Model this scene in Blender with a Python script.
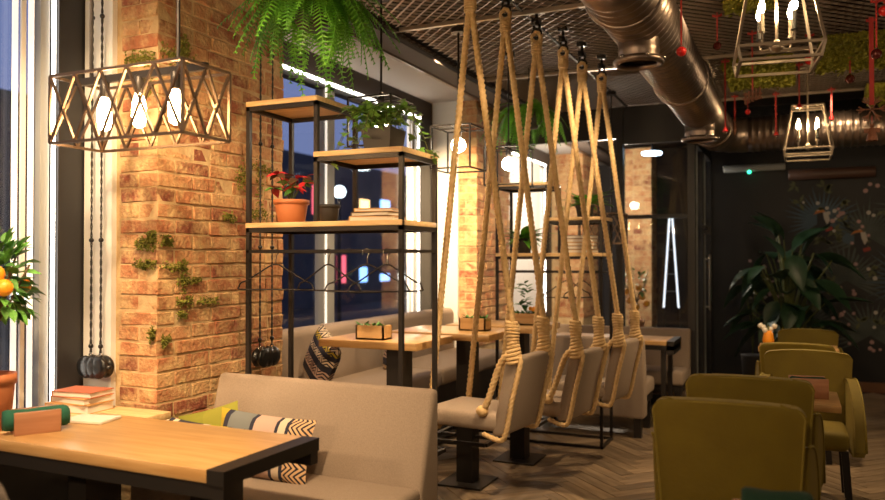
import bpy, bmesh, math, random
from mathutils import Vector, Matrix, Quaternion
random.seed(7)
PI = math.pi
sc = bpy.context.scene
for o in list(bpy.data.objects): bpy.data.objects.remove(o)
COL = sc.collection

# ---------------------------------------------------------------- camera, world, exposure, lights
cd = bpy.data.cameras.new('camera'); cam = bpy.data.objects.new('camera', cd); COL.objects.link(cam)
cam.location = (0, 0, 1.45)
cam.rotation_euler = (math.radians(90.7), 0, math.radians(24.3))
cd.sensor_width = 36; cd.lens = 780 / 885 * 36
cd.clip_start = 0.05; cd.clip_end = 200
cd.dof.use_dof = True; cd.dof.focus_distance = 4.1; cd.dof.aperture_fstop = 1.6
sc.camera = cam
w = bpy.data.worlds.new('dusk'); sc.world = w; w.use_nodes = True
w.node_tree.nodes['Background'].inputs[0].default_value = (0.14, 0.18, 0.36, 1)
w.node_tree.nodes['Background'].inputs[1].default_value = 0.9
sc.view_settings.view_transform = 'Standard'; sc.view_settings.look = 'None'
sc.view_settings.gamma = 1; sc.view_settings.use_curve_mapping = False
sc.view_settings.exposure = 0.45

WARM = (1.0, 0.70, 0.40)
def spot(p, t, watts, deg=60, blend=.8, col=WARM, r=.05):  # added spot without a fixture, brightens one area from ceiling height
    l = bpy.data.lights.new('fill_spot', 'SPOT'); l.energy = watts; l.color = col
    l.spot_size = math.radians(deg); l.spot_blend = blend; l.shadow_soft_size = r
    o = bpy.data.objects.new('fill_spot', l); COL.objects.link(o); o.location = p
    o.rotation_euler = (Vector(t) - Vector(p)).to_track_quat('-Z', 'Y').to_euler()
def lamp(p, watts, col=WARM, r=.07):          # added fill light without a fixture, brightens ceiling and room
    l = bpy.data.lights.new('fill_point', 'POINT'); l.energy = watts; l.color = col; l.shadow_soft_size = r
    o = bpy.data.objects.new('fill_point', l); COL.objects.link(o); o.location = p
for p, e in (((1.7, .4, 2.3), 26), ((1.9, 3.9, 2.3), 22), ((2.0, 6.9, 2.3), 16), ((-.9, -1.0, 2.2), 62), ((-2.3, -.6, 2.0), 75)): lamp(p, e)
lamp((-2.1, 9.7, 2.3), 110, (1, .8, .6))        # added fill for the entrance area behind the second pier
spot((-1.75, 1.35, 2.9), (-2.3, 2.35, .75), 230, 62)       # added spot on the near table
spot((-1.25, 1.5, 2.9), (-1.9, 3.15, .7), 80, 50)          # on the near bench
spot((-2.2, 1.5, 2.9), (-2.95, 2.9, 1.6), 230, 60)         # on the brick pier
spot((-1.45, 2.2, 2.9), (-2.7, 3.4, 1.5), 62, 50)         # on the room face of the pier
spot((-0.6, 3.0, 2.9), (-1.5, 4.3, 1.2), 210, 66)           # on the swings
spot((-0.5, 4.1, 2.9), (-1.5, 5.4, 1.2), 260, 66)
spot((-2.2, 4.4, 2.95), (-2.5, 4.6, .8), 150, 95)          # over the high tables
spot((-2.4, 5.25, 2.93), (-3.0, 7.0, 1.7), 780, 50)         # on the second pier
spot((-0.7, 5.4, 2.9), (-1.2, 6.3, .4), 200, 66)
spot((-0.2, 6.0, 2.9), (-0.6, 6.0, 0), 130, 80)
spot((1.4, 4.8, 2.9), (0.3, 6.3, .6), 45, 60)
spot((-0.85, 4.5, 2.9), (-1.75, 6.1, 1.8), 90, 40)       # on the far shelf unit
spot((0.3, 7.6, 2.9), (0.3, 9.6, 1.3), 16, 80)             # on the back wall

# ---------------------------------------------------------------- materials
MATS = {}
def base_mat(name):
    m = bpy.data.materials.new(name); m.use_nodes = True; MATS[name] = m
    nt = m.node_tree; b = nt.nodes['Principled BSDF']
    return m, nt, b
def mat(name, col, rough=.6, metal=0, col2=None, scale=8, stretch=(1,1,1), bump=0, bscale=None, rand=0, detail=4, sheen=0, spec=.5, trans=0, alpha=1, coat=0):
    m, nt, b = base_mat(name); N = nt.nodes; L = nt.links
    b.inputs['Roughness'].default_value = rough; b.inputs['Metallic'].default_value = metal
    b.inputs['Base Color'].default_value = (*col, 1); b.inputs['Specular IOR Level'].default_value = spec
    if sheen: b.inputs['Sheen Weight'].default_value = sheen; b.inputs['Sheen Roughness'].default_value = .4; b.inputs['Sheen Tint'].default_value = (*[min(1, c*2.2+.1) for c in col], 1)
    if trans: b.inputs['Transmission Weight'].default_value = trans
    if coat: b.inputs['Coat Weight'].default_value = coat
    out = None
    if col2 or bump:
        tc = N.new('ShaderNodeTexCoord'); mp = N.new('ShaderNodeMapping'); mp.inputs['Scale'].default_value = stretch
        L.new(tc.outputs['Object'], mp.inputs[0])
        nz = N.new('ShaderNodeTexNoise'); nz.inputs['Scale'].default_value = scale; nz.inputs['Detail'].default_value = detail
        L.new(mp.outputs[0], nz.inputs['Vector'])
        if col2:
            r = N.new('ShaderNodeValToRGB'); r.color_ramp.elements[0].position = .35; r.color_ramp.elements[1].position = .68
            r.color_ramp.elements[0].color = (*col, 1); r.color_ramp.elements[1].color = (*col2, 1)
            L.new(nz.outputs['Fac'], r.inputs[0]); out = r.outputs[0]
        if bump:
            n2 = nz
            if bscale:
                n2 = N.new('ShaderNodeTexNoise'); n2.inputs['Scale'].default_value = bscale; n2.inputs['Detail'].default_value = 3
                L.new(mp.outputs[0], n2.inputs['Vector'])
            bp = N.new('ShaderNodeBump'); bp.inputs['Strength'].default_value = bump; bp.inputs['Distance'].default_value = .01
            L.new(n2.outputs['Fac'], bp.inputs['Height']); L.new(bp.outputs[0], b.inputs['Normal'])
    if rand:
        oi = N.new('ShaderNodeObjectInfo'); hs = N.new('ShaderNodeHueSaturation')
        mr = N.new('ShaderNodeMapRange'); mr.inputs['To Min'].default_value = 1 - rand; mr.inputs['To Max'].default_value = 1 + rand
        L.new(oi.outputs['Random'], mr.inputs['Value']); L.new(mr.outputs[0], hs.inputs['Value'])
        if out: L.new(out, hs.inputs['Color'])
        else: hs.inputs['Color'].default_value = (*col, 1)
        out = hs.outputs[0]
    if out: L.new(out, b.inputs['Base Color'])
    return m
def emis(name, col, s):
    m, nt, b = base_mat(name)
    b.inputs['Base Color'].default_value = (*col, 1); b.inputs['Emission Color'].default_value = (*col, 1); b.inputs['Emission Strength'].default_value = s
    return m
def glass_mat(name, tint=(1,1,1), refl=.12):
    m, nt, b = base_mat(name); N = nt.nodes; L = nt.links; N.remove(b)
    t = N.new('ShaderNodeBsdfTransparent'); t.inputs[0].default_value = (*tint, 1)
    g = N.new('ShaderNodeBsdfGlossy'); g.inputs['Roughness'].default_value = .02
    ge = N.new('ShaderNodeNewGeometry'); dt = N.new('ShaderNodeVectorMath'); dt.operation = 'DOT_PRODUCT'
    L.new(ge.outputs['Normal'], dt.inputs[0]); L.new(ge.outputs['Incoming'], dt.inputs[1])
    def mth(op, a, b=None):
        q = N.new('ShaderNodeMath'); q.operation = op
        for k, v in enumerate((a, b)):
            if v is None: continue
            if isinstance(v, (int, float)): q.inputs[k].default_value = v
            else: L.new(v, q.inputs[k])
        return q.outputs[0]
    sch = mth('POWER', mth('SUBTRACT', 1, mth('ABSOLUTE', dt.outputs['Value'])), 5)      # Schlick, same from both sides
    fac = mth('ADD', mth('MULTIPLY', sch, .96), .04)
    mx = N.new('ShaderNodeMixShader'); L.new(fac, mx.inputs[0]); L.new(t.outputs[0], mx.inputs[1]); L.new(g.outputs[0], mx.inputs[2])
    L.new(mx.outputs[0], N['Material Output'].inputs[0])
    return m

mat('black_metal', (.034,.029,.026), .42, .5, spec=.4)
mat('black_plain', (.013,.012,.012), .5)
mat('bronze_metal', (.16,.11,.075), .35, .9)
mat('duct_metal', (.20,.155,.13), .33, .9, col2=(.28,.22,.19), scale=3)
mat('chrome', (.5,.48,.45), .2, 1)
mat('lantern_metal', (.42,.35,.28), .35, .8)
mat('mesh_metal', (.34,.27,.22), .5, .4)
mat('wood_table', (.50,.275,.095), .30, 0, (.62,.38,.16), 3.2, (1.2,14,14), .05, detail=6)
mat('wood_table_y', (.42,.225,.085), .33, 0, (.56,.33,.14), 3.2, (14,1.2,14), .05, detail=6)
mat('wood_shelf', (.60,.38,.16), .45, 0, (.76,.54,.28), 4, (1,14,14), .05, detail=6)
mat('wood_box', (.55,.33,.13), .5, 0, (.66,.43,.20), 4, (1,10,10), .03)
mat('wood_dark', (.22,.10,.05), .45, 0, (.32,.16,.08), 4, (1,10,10), .03)
mat('wood_red', (.34,.15,.075), .45, 0, (.44,.21,.11), 4, (1,10,10), .03)
mat('plank', (.16,.11,.065), .33, 0, (.30,.22,.14), 2.2, (1.5,9,9), .12, rand=.33, detail=7)
mat('subfloor', (.03,.022,.016), .8)
def brick_mat():
    m, nt, b = base_mat('brick'); N = nt.nodes; L = nt.links; b.inputs['Roughness'].default_value = .9
    oi = N.new('ShaderNodeObjectInfo'); r = N.new('ShaderNodeValToRGB'); e = r.color_ramp.elements
    e[0].position = 0; e[0].color = (.20,.055,.028,1); e[1].position = 1; e[1].color = (.50,.27,.12,1)
    for p,c in ((.16,(.25,.075,.035,1)),(.3,(.34,.12,.05,1)),(.6,(.40,.165,.068,1)),(.8,(.46,.22,.095,1))):
        q = e.new(p); q.color = c
    L.new(oi.outputs['Random'], r.inputs[0])
    ge = N.new('ShaderNodeNewGeometry'); nz = N.new('ShaderNodeTexNoise'); nz.inputs['Scale'].default_value = 9; nz.inputs['Detail'].default_value = 8; nz.inputs['Roughness'].default_value = .7
    L.new(ge.outputs['Position'], nz.inputs['Vector'])
    rm = N.new('ShaderNodeValToRGB'); rm.color_ramp.elements[0].position = .42; rm.color_ramp.elements[1].position = .64; L.new(nz.outputs['Fac'], rm.inputs[0])
    mx = N.new('ShaderNodeMix'); mx.data_type = 'RGBA'; L.new(rm.outputs[0], mx.inputs[0]); L.new(r.outputs[0], mx.inputs[6]); mx.inputs[7].default_value = (.55,.37,.17,1)
    n2 = N.new('ShaderNodeTexNoise'); n2.inputs['Scale'].default_value = 55; n2.inputs['Detail'].default_value = 5; L.new(ge.outputs['Position'], n2.inputs['Vector'])
    mr = N.new('ShaderNodeMapRange'); mr.inputs['To Min'].default_value = .55; mr.inputs['To Max'].default_value = 1.4; L.new(n2.outputs['Fac'], mr.inputs['Value'])
    hs = N.new('ShaderNodeHueSaturation'); L.new(mx.outputs[2], hs.inputs['Color']); L.new(mr.outputs[0], hs.inputs['Value']); L.new(hs.outputs[0], b.inputs['Base Color'])
    bp = N.new('ShaderNodeBump'); bp.inputs['Strength'].default_value = .8; bp.inputs['Distance'].default_value = .012; L.new(n2.outputs['Fac'], bp.inputs['Height']); L.new(bp.outputs[0], b.inputs['Normal'])
brick_mat()
mat('mortar', (.55,.40,.21), .95, 0, (.42,.27,.13), 14, (1,1,1), .6, 40)
mat('plaster', (.62,.60,.56), .9, 0, (.68,.66,.62), 3)
mat('plaster_grey', (.42,.40,.38), .9)
mat('dark_wall', (.030,.028,.030), .7)
mat('dark_brown_wall', (.05,.038,.032), .7)
mat('back_wall', (.007,.007,.009), .6, 0, (.010,.010,.013), 2)
mat('frame_dark', (.022,.02,.02), .45)
mat('frame_grey', (.32,.33,.32), .45)
mat('slat_and_reflection', (.80,.79,.75), .6)
mat('fabric_beige', (.285,.215,.16), .95, 0, (.34,.265,.20), 190, (1,1,1), .3, 420, sheen=.15)
mat('fabric_grey', (.20,.165,.135), .95, 0, (.26,.215,.18), 60, (1,1,1), .3, 260, sheen=.1)
mat('velvet', (.145,.10,.003), .75, 0, (.175,.125,.004), 5, (1,1,1), .12, 60, sheen=.35)
mat('piping', (.24,.18,.02), .7)
mat('rope', (.62,.41,.18), .9, 0, (.76,.54,.28), 40, (1,1,1), .3, 260)
mat('cord', (.02,.018,.016), .7)
mat('leaf', (.045,.16,.022), .5, 0, (.10,.27,.04), 9, rand=.35)
mat('leaf_fern', (.07,.26,.015), .5, 0, (.15,.40,.03), 7, rand=.4)
mat('leaf_dark', (.016,.045,.022), .38, 0, (.028,.07,.035), 5, rand=.35)
mat('leaf_ivy', (.09,.27,.03), .4, 0, (.26,.44,.09), 14, rand=.35)
mat('leaf_red', (.42,.012,.02), .5, 0, (.62,.03,.04), 9, rand=.3)
mat('leaf_dark_red', (.09,.01,.015), .5, 0, (.05,.05,.015), 9, rand=.3)
mat('stem', (.10,.12,.03), .6)
mat('trunk', (.10,.06,.03), .8)
mat('soil', (.03,.02,.012), .95)
mat('moss', (.12,.13,.012), .95, 0, (.22,.21,.03), 40)
mat('moss_ceiling', (.17,.17,.012), .95, 0, (.30,.28,.03), 30)
mat('orange', (.80,.27,.012), .4, bump=.15, bscale=120, col2=(.86,.36,.02))
mat('terracotta', (.42,.13,.045), .6, 0, (.48,.17,.065), 6)
mat('pot_dark', (.03,.026,.024), .55)
mat('green_cloth', (.010,.085,.05), .9, 0, (.016,.11,.066), 20)
mat('dark_green_cloth', (.006,.035,.02), .95)
mat('paper', (.72,.66,.56), .8)
mat('book_red', (.42,.13,.07), .6)
mat('book_tan', (.55,.31,.12), .6)
mat('book_dark', (.12,.08,.05), .6)
mat('red', (.55,.012,.012), .3)
mat('ribbon_red', (.36,.015,.012), .6)
mat('ornament_dark', (.10,.012,.01), .25, .3)
mat('ornament_wood', (.16,.055,.025), .7)
mat('black_gloss', (.008,.008,.008), .28)
mat('baseboard_wood', (.20,.085,.035), .5)
mat('skirting_dark', (.02,.018,.018), .6)
mat('asphalt', (.02,.02,.022), .8)
mat('facade', (.05,.045,.05), .8, 0, (.08,.07,.07), 1)
emis('bulb', (1,.62,.28), 85); emis('bulb_white', (1,.84,.60), 36); emis('candle_flame', (1,.70,.36), 130)
emis('led', (1,.93,.82), 6); emis('led_and_reflection', (1,.95,.86), .55); emis('cool_lamp', (.72,.90,1), 9)
emis('green_diode', (.05,1,.5), 3); emis('reflection_white', (1,1,1), 1.1)
emis('win_warm', (1,.62,.25), 2.5); emis('win_blue', (.25,.5,1), 2.0); emis('win_white', (.8,.95,1), 3.0); emis('win_red', (1,.15,.2), 1.0)
glass_mat('glass'); glass_mat('glass_dim', (.84,.88,.92))
mat('bulb_glass', (.9,.8,.6), .05, trans=.9)

# ---------------------------------------------------------------- mesh helpers
class MB:
    def __init__(s): s.v = []; s.f = []
    def add(s, vs, fs):
        n = len(s.v); s.v += [tuple(v) for v in vs]; s.f += [tuple(i+n for i in f) for f in fs]; return s
    def box(s, a, b, M=None):
        x0,y0,z0 = a; x1,y1,z1 = b
        vs = [(x0,y0,z0),(x1,y0,z0),(x1,y1,z0),(x0,y1,z0),(x0,y0,z1),(x1,y0,z1),(x1,y1,z1),(x0,y1,z1)]
        if M: vs = [M @ Vector(v) for v in vs]
        return s.add(vs, [(0,3,2,1),(4,5,6,7),(0,1,5,4),(1,2,6,5),(2,3,7,6),(3,0,4,7)])
    def cbox(s, c, d): return s.box([c[i]-d[i]/2 for i in range(3)], [c[i]+d[i]/2 for i in range(3)])
    def bar(s, p, q, w, h=None):
        p = Vector(p); q = Vector(q); h = h or w; d = (q-p).normalized()
        up = Vector((0,0,1)) if abs(d.z) < .95 else Vector((0,1,0))
        r = d.cross(up).normalized(); u = r.cross(d)
        vs = [e + r*a*w/2 + u*b*h/2 for e in (p,q) for a,b in ((-1,-1),(1,-1),(1,1),(-1,1))]
        return s.add(vs, [(0,1,2,3),(7,6,5,4),(0,4,5,1),(1,5,6,2),(2,6,7,3),(3,7,4,0)])
    def tube(s, pts, r, n=8, caps=True, prof=None):
        pts = [Vector(p) for p in pts]; rings = []; N = len(pts); u = None
        for i,p in enumerate(pts):
            d = (pts[min(i+1,N-1)] - pts[max(i-1,0)]).normalized()
            if u is None:
                u = d.orthogonal().normalized()
            u = (u - d*u.dot(d)); u = u.normalized() if u.length > 1e-6 else d.orthogonal().normalized()
            wv = d.cross(u); rr = r[i] if isinstance(r,(list,tuple)) else r
            ring = []
            for k in range(n):
                t = 2*PI*k/n; q = prof(i,t)*rr if prof else rr
                ring.append(p + u*math.cos(t)*q + wv*math.sin(t)*q)
            rings.append(ring)
        vs = [v for R in rings for v in R]; fs = []
        for i in range(N-1):
            for k in range(n): fs.append((i*n+k, i*n+(k+1)%n, (i+1)*n+(k+1)%n, (i+1)*n+k))
        if caps: fs += [tuple(range(n-1,-1,-1)), tuple((N-1)*n+k for k in range(n))]
        return s.add(vs, fs)
    def rope(s, pts, r, pitch=.085, step=.009):
        P = resample(pts, step); ph = 2*PI*step/pitch
        return s.tube(P, r, 12, True, lambda i,t: .55 + .54*abs(math.cos(1.5*(t-i*ph))))
    def lathe(s, prof, n=20, c=(0,0,0), axis='z', capb=True, capt=True):
        vs = []; fs = []
        for r,z in prof:
            for k in range(n):
                t = 2*PI*k/n; a = (r*math.cos(t), r*math.sin(t), z)
                if axis == 'y': a = (a[0], a[2], -a[1])
                if axis == 'x': a = (a[2], a[1], -a[0])
                vs.append((a[0]+c[0], a[1]+c[1], a[2]+c[2]))
        for i in range(len(prof)-1):
            for k in range(n): fs.append((i*n+k, i*n+(k+1)%n, (i+1)*n+(k+1)%n, (i+1)*n+k))
        if capb: fs.append(tuple(range(n-1,-1,-1)))
        if capt: fs.append(tuple((len(prof)-1)*n+k for k in range(n)))
        return s.add(vs, fs)
    def ball(s, c, r, n=12, m=8, sc=(1,1,1)):
        pr = [(max(1e-4, r*math.sin(PI*i/m)), -r*math.cos(PI*i/m)) for i in range(m+1)]
        k = len(s.v); s.lathe(pr, n)
        for i in range(k, len(s.v)):
            v = s.v[i]; s.v[i] = (v[0]*sc[0]+c[0], v[1]*sc[1]+c[1], v[2]*sc[2]+c[2])
        return s
    def torus(s, c, R, r, n=20, m=8, M=None):
        pts = []
        for i in range(n):
            t = 2*PI*i/n
            for k in range(m):
                a = 2*PI*k/m; v = Vector(((R+r*math.cos(a))*math.cos(t), (R+r*math.cos(a))*math.sin(t), r*math.sin(a)))
                if M: v = M @ v
                pts.append(v + Vector(c))
        return s.add(pts, [(i*m+k, ((i+1)%n)*m+k, ((i+1)%n)*m+(k+1)%m, i*m+(k+1)%m) for i in range(n) for k in range(m)])
    def sheet(s, P, closed=False):      # P rows x cols of points
        R = len(P); C = len(P[0])
        return s.add([p for r in P for p in r], [(i*C+j, i*C+j+1, (i+1)*C+j+1, (i+1)*C+j) for i in range(R-1) for j in range(C-1)])
    def mesh(s, name, m, smooth=False):
        me = bpy.data.meshes.new(name); me.from_pydata(s.v, [], s.f)
        ms = m if isinstance(m,(list,tuple)) else [m]
        for x in ms: me.materials.append(MATS[x])
        if smooth: me.polygons.foreach_set('use_smooth', [True]*len(me.polygons))
        me.update(); return me
    def build(s, name, m, parent=None, smooth=False, bevel=0, seg=2, sub=0, loc=None, rz=0, solid=0):
        o = bpy.data.objects.new(name, s.mesh(name, m, smooth)); COL.objects.link(o)
        if parent: o.parent = parent
        if loc: o.location = loc
        if rz: o.rotation_euler.z = rz
        if solid:
            q = o.modifiers.new('solid','SOLIDIFY'); q.thickness = solid; q.offset = 0
        if bevel:
            q = o.modifiers.new('bevel','BEVEL'); q.width = bevel; q.segments = seg; q.limit_method = 'ANGLE'
            for p in o.data.polygons: p.use_smooth = True
            if hasattr(o.data,'set_sharp_from_angle') and not smooth: o.data.set_sharp_from_angle(angle=math.radians(40)) if seg < 2 else None
        if sub:
            q = o.modifiers.new('sub','SUBSURF'); q.levels = sub; q.render_levels = sub
        return o
def resample(pts, step):
    pts = [Vector(p) for p in pts]; out = [pts[0].copy()]; acc = 0
    for a,b in zip(pts, pts[1:]):
        L = (b-a).length
        if L < 1e-9: continue
        t = step - acc
        while t <= L: out.append(a + (b-a)*(t/L)); t += step
        acc = L - (t - step)
    if (out[-1]-pts[-1]).length > step*.3: out.append(pts[-1].copy())
    return out
def bez(p, n=12):           # smooth catmull-rom
    P = [Vector(q) for q in p]; P = [P[0]*2-P[1]] + P + [P[-1]*2-P[-2]]; out = []
    for i in range(1, len(P)-2):
        a,b,c,d = P[i-1:i+3]
        for k in range(n):
            t = k/n; out.append(.5*((2*b)+(c-a)*t+(2*a-5*b+4*c-d)*t*t+(3*b-a-3*c+d)*t**3))
    out.append(P[-2]); return out
def thing(name, label, cat, loc=(0,0,0), rz=0, group=None):
    o = bpy.data.objects.new(name, None); COL.objects.link(o); o.empty_display_size = .05
    o.location = loc; o.rotation_euler.z = rz; o['label'] = label; o['category'] = cat
    if group: o['group'] = group
    return o
def tag(o, label, cat, group=None):
    o['label'] = label; o['category'] = cat
    if group: o['group'] = group
    return o
def struct(o): o['kind'] = 'structure'; return o
def stuff(o): o['kind'] = 'stuff'; return o
def inst(name, me, parent, M):
    o = bpy.data.objects.new(name, me); COL.objects.link(o); o.parent = parent; o.matrix_local = M; return o
def aim(pos, d, up=(0,0,1), s=1, roll=0):
    d = Vector(d).normalized(); up = Vector(up)
    if abs(d.dot(up)) > .98: up = Vector((0,1,0))
    y = up.cross(d).normalized(); z = d.cross(y)
    R = Matrix((d,y,z)).transposed().to_4x4()
    return Matrix.Translation(pos) @ R @ Matrix.Rotation(roll,4,'X') @ Matrix.Scale(s,4)
def leaf_mesh(name, m, width=.35, bend=.25, fold=.12, n=5, tip=1.0, prof=None):
    P = [[],[],[]]
    for i in range(n+1):
        t = i/n; wd = width*(prof(t) if prof else math.sin(PI*min(1,t**.8*.97+.03)))
        z = -bend*t*t
        P[0].append((t, -wd, z+fold*wd*2)); P[1].append((t, 0, z)); P[2].append((t, wd, z+fold*wd*2))
    b = MB().sheet(P); return b.mesh(name, m, True)

# ================================================================ STRUCTURE
def floor():
    fl = struct(MB().box((-3.4,-2.2,-.06),(3.2,12.9,-.012)).build('floor','subfloor'))
    L,W = .5,.1; g = .0035; th = math.radians(45); c,s = math.cos(th), math.sin(th); pl = []
    for a in range(-110,110):
        for b in range(-12,13):
            ox,oy = a*W+b*2*L, a*W
            for q,(cx,cy) in enumerate(((ox+L/2,oy+W/2),(ox+L+W/2,oy+W-L/2))):
                x,y = cx*c-cy*s, cx*s+cy*c; y += 5.5; x -= 1
                if -3.15 < x < 3.0 and .2 < y < 9.5: pl.append((x,y,th+(PI/2 if q else 0)))
    def vis(p):
        x,y,_ = p
        if -2.3 < x < -.45 and 4.1 < y < 7.4: return y
        if .15 < x < 1.0 and 4.9 < y < 9.5: return y + .8
        return 99 + y
    pl.sort(key=vis)
    me = [MB().box((-L/2+g/2,-W/2+g/2,-.014),(L/2-g/2,W/2-g/2,0)).mesh('plank','plank') for _ in range(1)][0]
    rest = MB()
    for i,(x,y,r) in enumerate(pl):
        dz = random.uniform(-.0012,.0012); M = Matrix.Translation((x,y,dz)) @ Matrix.Rotation(r,4,'Z')
        if i < 300: inst('plank', me, fl, M)
        else: rest.box((-L/2+g/2,-W/2+g/2,-.014),(L/2-g/2,W/2-g/2,0),M)
    stuff(rest.build('parquet_planks','plank',fl))
    # inset threshold strip of tiles at the far entrance
    return fl
floor()

# ceiling: dark slab, expanded metal mesh panels, plaster strip by the windows, edge beam
ceil = struct(MB().box((-3.6,-2.2,3.22),(3.2,12.9,3.32)).build('ceiling','dark_brown_wall'))
def mesh_panels():
    ys = [-.25,1.4,3.03,4.66,6.28,8.0]
    for y0,y1 in zip(ys,ys[1:]):
        m = MB(); X0,X1 = -2.42,3.08; ya,yb = y0+.016,y1-.016; st = .088
        for fam,(wd,z0) in enumerate(((.026,3.0),(.008,3.008))):
            k = X0-(yb-ya)
            while k < X1+(yb-ya):
                # strand x = k + t, y = ya + t (or mirrored), clipped to the panel
                t0 = max(0, X0-k) if fam else max(0, k-X1); t1 = min(yb-ya, X1-k) if fam else min(yb-ya, k-X0)
                if t1-t0 > .02:
                    g = 1 if fam else -1; a = Vector((k+g*t0, ya+t0, z0)); b = Vector((k+g*t1, ya+t1, z0)); n = Vector((1,-g,0)).normalized()*wd*.5
                    m.add([a-n,b-n,b+n+Vector((0,0,.012)),a+n+Vector((0,0,.012))],[(0,1,2,3)])
                k += st
        o = stuff(m.build('expanded_metal_mesh','mesh_metal',ceil))
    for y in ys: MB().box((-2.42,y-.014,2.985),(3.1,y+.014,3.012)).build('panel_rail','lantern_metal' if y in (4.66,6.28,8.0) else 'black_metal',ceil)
    for x in (-1.55,1.2): MB().box((x-.008,-.25,3.002),(x+.008,8.0,3.02)).build('panel_rail','black_metal',ceil)
mesh_panels()
struct(MB().box((-3.5,-2.2,3.0),(-2.62,12.8,3.06)).build('trim_1','plaster_grey'))      # plaster soffit strip
bm_ = struct(MB().box((-2.64,-2.2,2.93),(-2.44,12.8,3.2)).build('trim_2','dark_brown_wall'))
MB().box((-2.445,-2.2,2.955),(-2.425,12.8,2.985)).build('edge_rail','chrome',bm_)
MB().box((-2.66,-2.2,2.915),(-2.63,12.8,2.945)).build('edge_rail','bronze_metal',bm_)

# window wall: piers of brick, windows between
WX = -3.3
def chamfer_brick(lx,ly,lz,seed):
    r = random.Random(seed); c = .0045; m = MB(); vs = []; hx,hy,hz = lx/2,ly/2,lz/2
    j = lambda: r.uniform(-.0035,.0035)
    bm = bmesh.new(); bmesh.ops.create_cube(bm,size=1)
    for v in bm.verts: v.co = Vector((v.co.x*lx+j(), v.co.y*ly+j(), v.co.z*lz+j()))
    bmesh.ops.bevel(bm, geom=list(bm.edges), offset=c, segments=1, affect='EDGES', clamp_overlap=True)
    for v in bm.verts: v.co += Vector((j()*.5,j()*.5,j()*.5))
    me = bpy.data.meshes.new('brick'); bm.to_mesh(me); bm.free(); me.materials.append(MATS['brick'])
    return me
BK = {}
def brick(l, along, k):
    key = (round(l,2), along, k)
    if key not in BK:
        BK[key] = chamfer_brick(*( (l,.115,.0675) if along == 'x' else (.115,l,.0675) ), int(l*1000)+k*7+(3 if along == 'x' else 0))
    return BK[key]
def pier(name, y0, y1, depth, ztop=3.0, bricks=True, zlo=0, x1=-2.8, xc=None):
    x0 = x1-depth; ch = .075
    core = struct(MB().box((xc if xc else WX-.2,y0+.005,0),(x1-.005,y1-.012,ztop)).build(name,'mortar'))
    if not bricks: return core
    n = int(ztop/ch); rr = random.Random(int(y0*10))
    def put(l,along,x,y,z):
        if l < .035: return
        o = inst('brick', brick(l,along,rr.randrange(3)), core, Matrix.Translation((x+rr.uniform(-.003,.0035),y+rr.uniform(-.0035,.003),z)))
    for i in range(n):
        z = (i+.5)*ch
        if z < zlo: continue
        if i%2 == 0: cy,cx = .24,.115
        else: cy,cx = .115,.24
        cx = min(cx,depth)
        if i%2 == 0: put(cy-.005,'y',x1-.0575,y0+cy/2,z)
        else: put(cx-.005,'x',x1-cx/2,y0+.0575,z)
        y = y0+cy+.005
        while y < y1-.03:
            l = min((.25 if i%2 else .15) + rr.uniform(-.025,.02), y1-y)
            if y1-y-l < .05: l = y1-y
            put(l-.008,'y',x1-.0575,y+l/2,z); y += l
        x = x1-cx-.005
        while x > x0+.03:
            l = min(.245 if i%2 else .13,x-x0); put(l-.008,'x',x-l/2,y0+.0575,z); x -= l
    return core
p1 = pier('wall_left_pier', 2.86, 3.88, .27, zlo=.45)
MB().box((-3.26,2.835,.4),(-3.072,2.872,3.0)).build('plaster_strip','plaster',p1)
p2 = pier('wall_left_pier', 7.01, 7.97, .42, zlo=.6)
p3 = pier('wall_left_pier', 11.16, 12.12, .42, bricks=True, zlo=.6)
pier('wall_lobby_column', 11.0, 11.45, .36, zlo=.5, x1=-1.8, xc=-2.16)
MB().box((-3.26,6.985,.4),(-2.99,7.02,3.0)).build('plaster_strip','plaster',p2)
p0 = pier('wall_left_pier', -1.3, -.3, .4, bricks=False)

def wall_band():
    o = struct(MB().box((WX-.15,-2.2,2.82),(WX+.02,12.8,3.0)).build('wall_left','dark_brown_wall'))
    MB().box((WX-.15,-2.2,0),(WX-.02,12.8,.62)).build('wall_lower','dark_brown_wall',o)
wall_band()
def window(idx, y0, y1):
    f = struct(thing_struct('window_%d'%idx))
    m = MB(); x=WX
    m.box((x-.06,y0,2.76),(x+.02,y1,2.83)).box((x-.06,y0,.62),(x+.02,y1,.70)); m.box((x-.06,y0,.62),(x+.02,y0+.06,2.8)); m.box((x-.06,y1-.30,.62),(x+.03,y1,2.8))
    m.build('window_frame','frame_dark',f)
    yl = y1-.30
    MB().box((x-.05,y0,2.80),(x+.034,yl,2.822)).build('led_strip','led',f)
    MB().box((x+.012,yl-.026,.7),(x+.024,yl-.012,2.79)).build('led_strip','led',f)
    MB().box((x-.05,yl-.085,.7),(x+.01,yl-.035,2.79)).build('frame_profile','frame_grey',f)
    for k in range(3): MB().box((x+.0,yl-.145-.042*k,.72),(x+.012,yl-.122-.042*k,2.78)).build('blind_and_reflection',('led_and_reflection','slat_and_reflection','led_and_reflection')[k],f)  # strips painting LED reflections, two of them glow; only window 3 has real blinds
    if idx == 3:
        for k in range(16): MB().box((x+.03,y0+.95+k*.105,.72),(x+.036,y0+1.045+k*.105,2.78)).build('blind_and_reflection','slat_and_reflection',f)
    n = 2; ys = [y0+.06] + ([y0+1.26] if y1-y0>2 else []) + [yl-.05]
    for a in ys[1:-1]:
        MB().box((x-.06,a-.06,.7),(x+.02,a+.09,2.79)).build('mullion','frame_grey',f)
        MB().box((x+.02,a-.045,.7),(x+.03,a-.03,2.79)).build('led_strip','led_and_reflection',f)
    for a,b in zip(ys,ys[1:]): MB().box((x-.03,a,.7),(x-.022,b,2.79)).build('pane','glass',f)
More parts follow.
